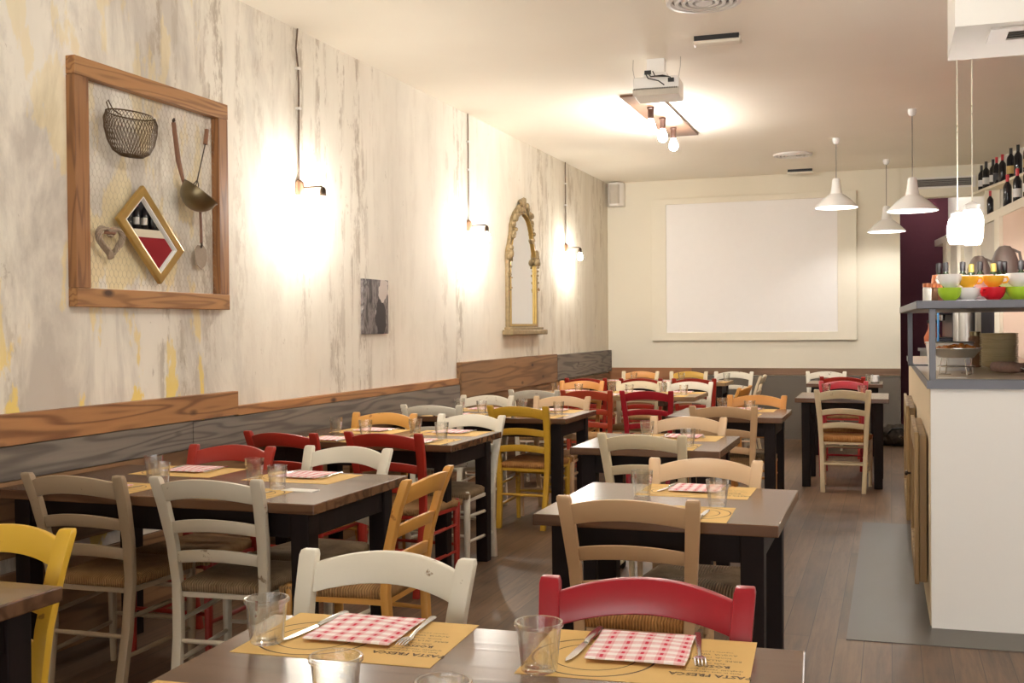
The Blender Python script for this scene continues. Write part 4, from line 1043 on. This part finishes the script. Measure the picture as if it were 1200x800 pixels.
# cups in two tiers
def cup_meshes():
    b = MB().open_lathe([(.024, 0), (.027, .004), (.043, .018), (.053, .04), (.054, .062), (.051, .062), (.049, .04), (.039, .02), (.0005, .012), (.0005, .004), (.02, .0)], 28).mesh('bowl', 'cup_white', True, angle=60)
    h = MB().tube([(.05, 0, .052), (.07, 0, .054), (.077, 0, .04), (.068, 0, .024), (.048, 0, .022)], .0055, 8).mesh('handle', 'cup_white', True)
    return b, h
CB, CH = cup_meshes()
def cup(x, y, z, col, label, rz, s=1.0):
    t = thing('coffee_cup', label, 'cup', (x, y, z), rz, 'glazed cups on the display case'); t.scale = (s, s, s)
    skin(put('bowl', CB, t), col); skin(put('handle', CH, t), col)
    return t
cup(.262, 5.50, ZS, 'cup_green', 'lime green cup at the front post of the display case', .6)
cup(.262, 5.50, ZS + .0625, 'cup_white', 'white cup stacked on the lime green corner cup', 2.4)
cup(.342, 5.52, ZS, 'cup_white', 'white cup under the amber one, beside the lime corner cup', .4, .98)
cup(.342, 5.52, ZS + .0615, 'cup_yellow', 'amber cup stacked on the white cup', .2, .85)
cup(.452, 5.54, ZS, 'cup_red', 'glossy red cup under an amber one', 3.9)
cup(.452, 5.54, ZS + .0625, 'cup_yellow', 'amber cup stacked on the red cup', -.3, .85)
cup(.560, 5.55, ZS, 'cup_green', 'lime green cup beside the red cup', .9)
cup(.560, 5.55, ZS + .0625, 'cup_white', 'white cup stacked on the lime cup beside the red one', 3.2)
cup(.668, 5.57, ZS, 'cup_white', 'white cup past the second lime green cup', .5)
cup(.668, 5.57, ZS + .0625, 'cup_red', 'red cup stacked on the last white cup', 3.3)
cup(.300, 5.64, ZS, 'cup_white', 'white cup in the back tier behind the lime corner cup', 1.0)
cup(.300, 5.64, ZS + .0625, 'cup_white', 'topmost white cup of the back tier by the spice jars', 1.4)
cup(.410, 5.67, ZS, 'cup_pink', 'pale pink cup in the back tier behind the amber cups', 1.1)
cup(.410, 5.67, ZS + .0625, 'cup_pink', 'topmost pale pink cup of the back tier', 1.7)
cup(.525, 5.68, ZS, 'cup_green', 'lime green cup in the back tier behind the red cup', .2)
cup(.525, 5.68, ZS + .0625, 'cup_white', 'topmost white cup of the back tier behind the red cup', .4)
# oil bottles behind the cups
def oil(x, y, cap, label, h=.215):
    t = thing('oil_bottle', label, 'bottle', (x, y, ZS), 0, 'oil bottles behind the cups')
    MB().lathe([(.026, 0), (.029, .004), (.029, .12), (.024, .145), (.0115, .165), (.011, h - .03)], 20).build('body', 'bottle_green', t, True)
    MB().lathe([(.0135, h - .045), (.0145, h - .04), (.0145, h), (.009, h + .004), (.0001, h + .004)], 16).build('cap', cap, t, True)
oil(.275, 6.2, 'cap_dark', 'dark oil bottle behind the corner cups')
oil(.245, 6.28, 'cap_dark', 'dark oil bottle closest to the spice jars')
oil(.358, 6.2, 'cap_dark', 'dark oil bottle between the corner cups and amber cup')
oil(.397, 6.15, 'cap_gold', 'gold capped oil bottle behind the first amber cup', .20)
oil(.442, 6.2, 'cap_dark', 'dark oil bottle just past the first gold cap')
oil(.503, 6.15, 'cap_gold', 'gold capped oil bottle behind the red cup', .20)
oil(.535, 6.2, 'cap_dark', 'dark oil bottle just past the second gold cap')
oil(.565, 6.27, 'cap_dark', 'dark oil bottle touching its twin past the gold cap')
oil(.638, 6.2, 'cap_dark', 'dark oil bottle standing apart past the lime cups')
# stoneware jugs
def jug(x, y, s, label):
    t = thing('stoneware_jug', label, 'jug', (x, y, ZS)); t.scale = (s, s, s)
    MB().lathe([(.05, 0), (.07, .02), (.075, .15), (.072, .24), (.05, .30), (.028, .325), (.0001, .33)], 24).build('body', 'jug', t, True)
    MB().tube([(.03, 0, .31), (.075, 0, .29), (.09, 0, .2), (.07, 0, .15)], .008, 8).build('handle', 'jug', t, True)
jug(.475, 6.75, .85, 'squat brown stoneware jug behind the oil bottles')
jug(.615, 6.8, 1.02, 'taller brown stoneware jug behind the oil bottles')
def spice(x, y, fill, label, h=.072):
    t = thing('spice_jar', label, 'jar', (x, y, ZS), 0, 'spice jars on the display case')
    MB().lathe([(.018, 0), (.0195, .004), (.0195, h - .008), (.016, h)], 18).build('contents', fill, t, True)
    MB().lathe([(.0205, h - .002), (.0205, h + .016), (.0001, h + .018)], 18).build('lid', 'copper', t, True)
spice(.166, 5.62, 'salt', 'white filled spice jar at the corner of display case')
spice(.199, 5.7, 'spice', 'brown filled spice jar beside the white one')
o = tag(MB().lathe([(.026, 0), (.028, .004), (.025, .11), (.021, .132), (.0001, .134)], 18).build('pepper_mill', 'copper', None, True), 'orange copper pepper mill behind the lime corner cup', 'mill'); o.location = (.214, 5.72, ZS)
# inside the case
ZC = 1.1227
ft = thing('food_tray', 'foil tray of roast vegetables on a wire stand in the case', 'food tray', (.315, 6.02, ZC))
MB().open_lathe([(.085, .085), (.12, .13), (.125, .132), (.125, .135), (.117, .134), (.083, .09), (.0005, .09), (.0005, .085)], 32).build('tray', 'foil', ft, True)
random.seed(4); m = MB()
for i in range(60):
    a = random.uniform(0, 2 * PI); r = .095 * math.sqrt(random.random()); m.ball((r * math.cos(a), r * math.sin(a), .125 + random.uniform(0, .022) * (1 - r / .11)), random.uniform(.010, .019), 8, 6)
m.build('food', 'food', ft, True)
for a in range(4):
    an = a * PI / 2 + .5; x, y = math.cos(an), math.sin(an)
    MB().tube([(x * .08, y * .08, .085), (x * .095, y * .095, .0), (x * .06 - y * .05, y * .06 + x * .05, .003)], .003, 6).build('stand_leg', 'steel', ft, True)
MB().tube([(.09 * math.cos(2 * PI * i / 28), .09 * math.sin(2 * PI * i / 28), .04) for i in range(29)], .003, 6, False).build('stand_ring', 'steel', ft, True)
tb = thing('enamel_tub', 'white enamel tub behind the food tray in the case', 'tub', (.31, 6.55, ZC))
MB().open_lathe([(.11, 0), (.125, .15), (.13, .155), (.121, .155), (.106, .006), (.0005, .006), (.0005, 0)], 28).build('body', 'enamel', tb, True)
MB().tube([(.1265 * math.cos(2 * PI * i / 32), .1265 * math.sin(2 * PI * i / 32), .155) for i in range(33)], .004, 6, False).build('rim', 'foil', tb, True)
PL = MB().open_lathe([(.06, 0), (.075, .004), (.105, .012), (.107, .0145), (.104, .016), (.074, .008), (.0005, .006), (.0005, 0)], 36).mesh('dinner_plate', 'plate', True, angle=60)
for k in range(22):
    o = put('dinner_plate', PL, None, (.598 + random.uniform(-.002, .002), 6.98 + random.uniform(-.002, .002), ZC + k * .0088))
    tag(o, 'stoneware plate in the tall stack inside the display case' if 0 < k < 21 else ('topmost plate of the stack in the display case' if k else 'lowest plate of the stack in the display case'), 'plate', 'stacked stoneware plates')
def sausage(x, y, z, rz, L, r, label):
    t = thing('cured_sausage', label, 'sausage', (x, y, z), rz)
    MB().tube([(-L / 2, 0, r), (-L / 2 + .01, 0, r), (-L / 4, .004, r), (L / 4, -.003, r), (L / 2 - .01, 0, r), (L / 2, 0, r)], [.006, r * .8, r, r, r * .8, .006], 14).build('body', 'salami', t, True)
    MB().tube([(L / 2 - .004, 0, r), (L / 2 + .02, .004, r * .8), (L / 2 + .03, .012, .004)], .003, 6).build('string', 'paper', t, True)
sausage(.565, 6.2, ZC, -.9, .2, .03, 'dusty cured sausage lying at the foot of the plates')
sausage(.70, 6.16, ZC, -.35, .2, .028, 'second cured sausage beside the first, further along the counter')
jr = thing('preserve_jar', 'small glass jar of preserves behind the food tray', 'jar', (.47, 7.0, ZC + .0))
MB().lathe([(.03, 0), (.034, .006), (.034, .17), (.028, .185)], 18).build('contents', 'spice', jr, True)
MB().lathe([(.0305, .185), (.0305, .21), (.0001, .212)], 18).build('lid', 'pewter', jr, True)
o = tag(MB().prism([(-.06, -.05), (.07, -.04), (.06, .055), (-.055, .05)], 0, .002, lambda u, v, t: Vector((u, v, t))).build('paper_napkin', 'paper'), 'white paper lying on the counter inside the case corner', 'paper'); o.location = (.27, 5.62, ZC)

# ------------------------------------------------------------------ service partition and bottle shelves on the right
def along(y, off=0.0): return Vector((bmx(y) - off, y, 0))
def bprism(y0, y1, off0, off1, z0, z1):
    """bar following the skewed partition"""
    return MB().prism([(bmx(y0) - off0, y0), (bmx(y1) - off0, y1), (bmx(y1) - off1, y1), (bmx(y0) - off1, y0)], z0, z1, lambda u, v, t: Vector((u, v, t)))
struct('trim_beam', bprism(5.6, 14.88, -.42, .0, 2.36, 2.44), 'cream_wall', 'cream beam under the lower row of wine bottles', 'beam')
for i, (ya, yb) in enumerate(((13.8, 14.11), (12.92, 13.13), (12.01, 12.23), (10.93, 11.15))):
    struct('trim_post_%d' % (i + 1), bprism(ya, yb, -.05, .02, 0, 2.36), 'cream_wall', ['cream partition post by the plum wall', 'second cream partition post from the plum wall', 'third cream partition post from the plum wall', 'cream partition post beside the pink panel'][i], 'post')
for i, (ya, yb) in enumerate(((13.13, 13.8), (12.23, 12.92), (11.15, 12.01))):
    struct('window_%d' % (i + 2), bprism(ya, yb, -.04, -.02, 1.62, 2.36), 'pane', ['frosted pane beside the plum wall', 'frosted middle pane of the partition', 'frosted pane beside the pink panel'][i], 'window')
    struct('trim_panel_%d' % (i + 1), bprism(ya, yb, -.04, -.02, 0, 1.62), 'dark_board', ['dark panel under the pane by the plum wall', 'dark panel under the middle pane', 'dark panel under the pane by the pink panel'][i], 'wall panel')
struct('wall_partition', bprism(10.1, 10.93, -.05, -.01, 0, 2.36), 'pink_wall', 'dusty pink panel beside the cream posts', 'wall')
struct('wall_red', bprism(5.6, 10.1, -.05, -.01, 0, 2.36), 'red_wall', 'deep red wall under the beam past the counter', 'wall')
struct('trim_panel_4', bprism(5.6, 10.05, -.42, -.40, 2.4405, 2.88), 'dark_board', 'dark board behind the bottles on the beam', 'wall panel')
# upper shelf
SZ = 2.885
sh = MB().prism([(rx(7.5) - .0, 7.5), (rx(13.6) - .0, 13.6), (rx(13.6) + .16, 13.6), (rx(7.5) + .16, 7.5)], SZ - .028, SZ, lambda u, v, t: Vector((u, v, t))).build('wine_shelf', 'cream_wall', None)
tag(sh, 'long pale upper shelf carrying wine bottles on the right wall', 'shelf')
struct('trim_upright', MB().prism([(rx(13.2) + .005, 13.2), (rx(13.2) + .16, 13.2), (rx(13.2) + .16, 13.24), (rx(13.2) + .005, 13.24)], 2.44, SZ - .029, lambda u, v, t: Vector((u, v, t))), 'cream_wall', 'pale upright between beam and upper bottle shelf', 'upright')
WB = MB().lathe([(.034, 0), (.0375, .006), (.0375, .185), (.033, .205), (.0155, .232), (.014, .25), (.014, .300), (.0001, .301)], 18).mesh('glass_body', 'bottle', True)
WC = MB().lathe([(.0148, .235), (.0152, .24), (.0152, .302), (.0001, .304)], 14).mesh('capsule', 'cap_dark', True)
def lbl(z0, z1):
    m = MB(); n = 18; vs = []
    for z in (z0, z1):
        for j in range(n + 1):
            a = -PI * .5 - 1.25 + 2.5 * j / n; vs.append((.0379 * math.cos(a), .0379 * math.sin(a), z))
    m.add(vs, [(j, j + 1, n + 2 + j, n + 1 + j) for j in range(n)]); return m
WLm = lbl(.05, .125).mesh('paper_label', 'label_white', True)
def wine(x, y, z, cap, lab, label, s=1.0, rz=.0):
    t = thing('wine_bottle', label, 'bottle', (x, y, z), rz, 'wine bottles on the right wall'); t.scale = (s, s, s)
    put('glass_body', WB, t); skin(put('capsule', WC, t), cap)
    if lab: skin(put('paper_label', WLm, t), lab)
up = [(13.49, 'cap_dark', 'label_white', .96, 'white labelled wine bottle at the far end of upper shelf'),
      (13.33, 'cap_dark', 'label_white', 1.02, 'white labelled wine bottle second from the far end of upper shelf'),
      (13.10, 'cap_dark', 'label_white', .98, 'small labelled wine bottle between the white labels and red caps'),
      (12.98, 'cap_red', 'label_grey', 1.0, 'red capped wine bottle with a dark label'),
      (12.80, 'cap_red', None, 1.0, 'red capped wine bottle with no label in view'),
      (12.54, 'cap_dark', 'label_tan', 1.12, 'large wine bottle with a broad tan label'),
      (12.33, 'cap_dark', None, 1.08, 'dark wine bottle just past the tan label'),
      (12.06, 'cap_dark', 'label_tan', 1.12, 'large wine bottle with pale label at the frame edge')]
for y, cap, lab, s, name in up: wine(rx(y) + .06, y, SZ, cap, lab, name, s, -.35)
for i in range(14):
    y = 11.85 - i * .17; wine(rx(y) + .06, y, SZ, ('cap_dark', 'cap_red')[i % 3 == 0], ('label_white', 'label_tan', None)[i % 3], 'wine bottle on the upper shelf seen only in the tilted mirror', 1.0, -.35)
lo = [(11.75, 'cap_red', None, .82, 'small red capped bottle set back on the beam'),
      (10.98, 'cap_red', None, 1.0, 'red capped bottle on the beam left of the white label'),
      (10.58, 'cap_red', 'label_white', 1.0, 'red capped bottle with white label on the beam'),
      (10.2, 'cap_red', 'label_white', 1.0, 'red capped bottle on the beam at the frame edge')]
for y, cap, lab, s, name in lo: wine(bmx(y) + .06, y, 2.4402, cap, lab, name, s, -.3)
for i in range(26):
    y = 10.02 - i * .1; wine(bmx(y) + .06, y, 2.4402, ('cap_red', 'cap_dark')[i % 2], ('label_white', 'label_white', None)[i % 3], 'wine bottle on the beam seen only in the tilted mirror', 1.0, -.3)
# back bar with machine and canisters
bb = thing('back_bar', 'dark back bar behind the counter along the partition', 'cabinet', (bmx(11.6), 11.6, 0), math.atan(.1095))
MB().bx((-.42, -1.5, 0), (-.06, 1.5, 1.08)).build('body', 'machine', bb)
MB().bx((-.44, -1.52, 1.08), (-.055, 1.52, 1.115)).build('worktop', 'grey_metal', bb, bevel=.003)
em = thing('coffee_machine', 'dark steel coffee machine with a blue strip on the back bar', 'coffee machine', (bmx(12.4) - .22, 12.4, 1.1152), math.atan(.1095))
MB().bx((-.16, -.32, 0), (.14, .32, .12)).build('base', 'machine', em, bevel=.01)
MB().bx((-.02, -.32, .12), (.14, .32, .5)).build('back_body', 'machine', em, bevel=.01)
MB().bx((-.16, -.32, .36), (.14, .32, .56)).build('head', 'machine', em, bevel=.015)
MB().bx((-.165, -.34, .02), (-.15, -.30, .54)).build('blue_strip', 'blue', em)
for q in (-.12, .12):
    MB().lathe([(.03, .30), (.035, .36)], 16, (-.09, q, 0)).build('group_head', 'steel', em, True)
    MB().tube([(-.09, q, .30), (-.2, q, .29)], [.012, .014], 8).build('portafilter', 'black', em, True)
def canister(y, h, r, label):
    t = thing('steel_canister', label, 'canister', (bmx(y) - .2, y, 1.1152))
    MB().lathe([(r, 0), (r, h - .03), (r * .97, h - .02)], 24).build('body', 'dull_steel', t, True)
    MB().lathe([(r * 1.03, h - .02), (r * 1.03, h), (.0001, h + .006)], 24).build('lid', 'steel', t, True)
    MB().ball((0, 0, h + .014), .014, 10, 6).build('knob', 'black', t, True)
canister(11.85, .5, .07, 'tall steel canister on the back bar beside the coffee machine')
canister(11.5, .46, .075, 'steel canister on the back bar near the pink panel')
o = tag(MB().open_lathe([(.05, 0), (.085, .05), (.09, .12), (.05, .2), (.045, .25), (.055, .27), (.047, .27), (.038, .25), (.043, .2), (.08, .12), (.0005, .01), (.0005, 0)], 24).build('terracotta_jug', 'terracotta', None, True), 'small terracotta jug on the back bar by the plum wall', 'jug'); o.location = (bmx(12.98) - .3, 12.98, 1.1152)
# dark bundle on the floor beside the passage
random.seed(9); m = MB()
bag = thing('cloth_bundle', 'crumpled dark bundle lying on the floor by the plum passage', 'bundle', (.06, 13.2, 0))
m.ball((0, 0, .11), .2, 24, 16, (1.0, .8, .62)); m.ball((-.16, -.03, .06), .12, 20, 12, (1.1, .8, .55)); m.ball((.12, -.02, .07), .12, 20, 12, (1, .8, .6))
m.v = [(x + .018 * math.sin(z * 60 + x * 31), y + .018 * math.sin(x * 47 + z * 23), max(.001, z + .016 * math.sin(x * 53 + y * 41))) for x, y, z in m.v]
m.build('cloth', 'sack', bag, True, angle=60)
MB().tube([(-.1, -.14, .14), (-.05, -.17, .2), (.05, -.16, .21), (.1, -.14, .14)], .012, 8).build('strap', 'black', bag, True)

# ------------------------------------------------------------------ daylight, camera, view
wd = bpy.data.worlds.new('fill_daylight'); bpy.context.scene.world = wd; wd.use_nodes = True  # even background light, used as broad fill through the added rear opening
bg = wd.node_tree.nodes['Background']; bg.inputs[0].default_value = (1.0, .98, .95, 1); bg.inputs[1].default_value = 3.6

cam = bpy.data.cameras.new('camera'); co = bpy.data.objects.new('camera', cam); COL.objects.link(co)
cam.sensor_width = 36; cam.lens = 1280.13 * 36 / 1200; cam.clip_start = .05; cam.clip_end = 100
yaw, pitch, roll = .3338, -.0126, -.0088
fw = Vector((-math.sin(yaw) * math.cos(pitch), math.cos(yaw) * math.cos(pitch), math.sin(pitch)))
r0 = Vector((math.cos(yaw), math.sin(yaw), 0)); u0 = r0.cross(fw)
r = r0 * math.cos(roll) + u0 * math.sin(roll); u = -r0 * math.sin(roll) + u0 * math.cos(roll)
co.matrix_world = Matrix(((r.x, u.x, -fw.x, 0), (r.y, u.y, -fw.y, 0), (r.z, u.z, -fw.z, 1.38), (0, 0, 0, 1)))
S = bpy.context.scene; S.camera = co
S.view_settings.view_transform = 'Standard'; S.view_settings.look = 'None'; S.view_settings.gamma = 1.0
S.view_settings.exposure = 0.86; S.view_settings.use_curve_mapping = False
S.cycles.use_denoising = True; S.cycles.diffuse_bounces = 6
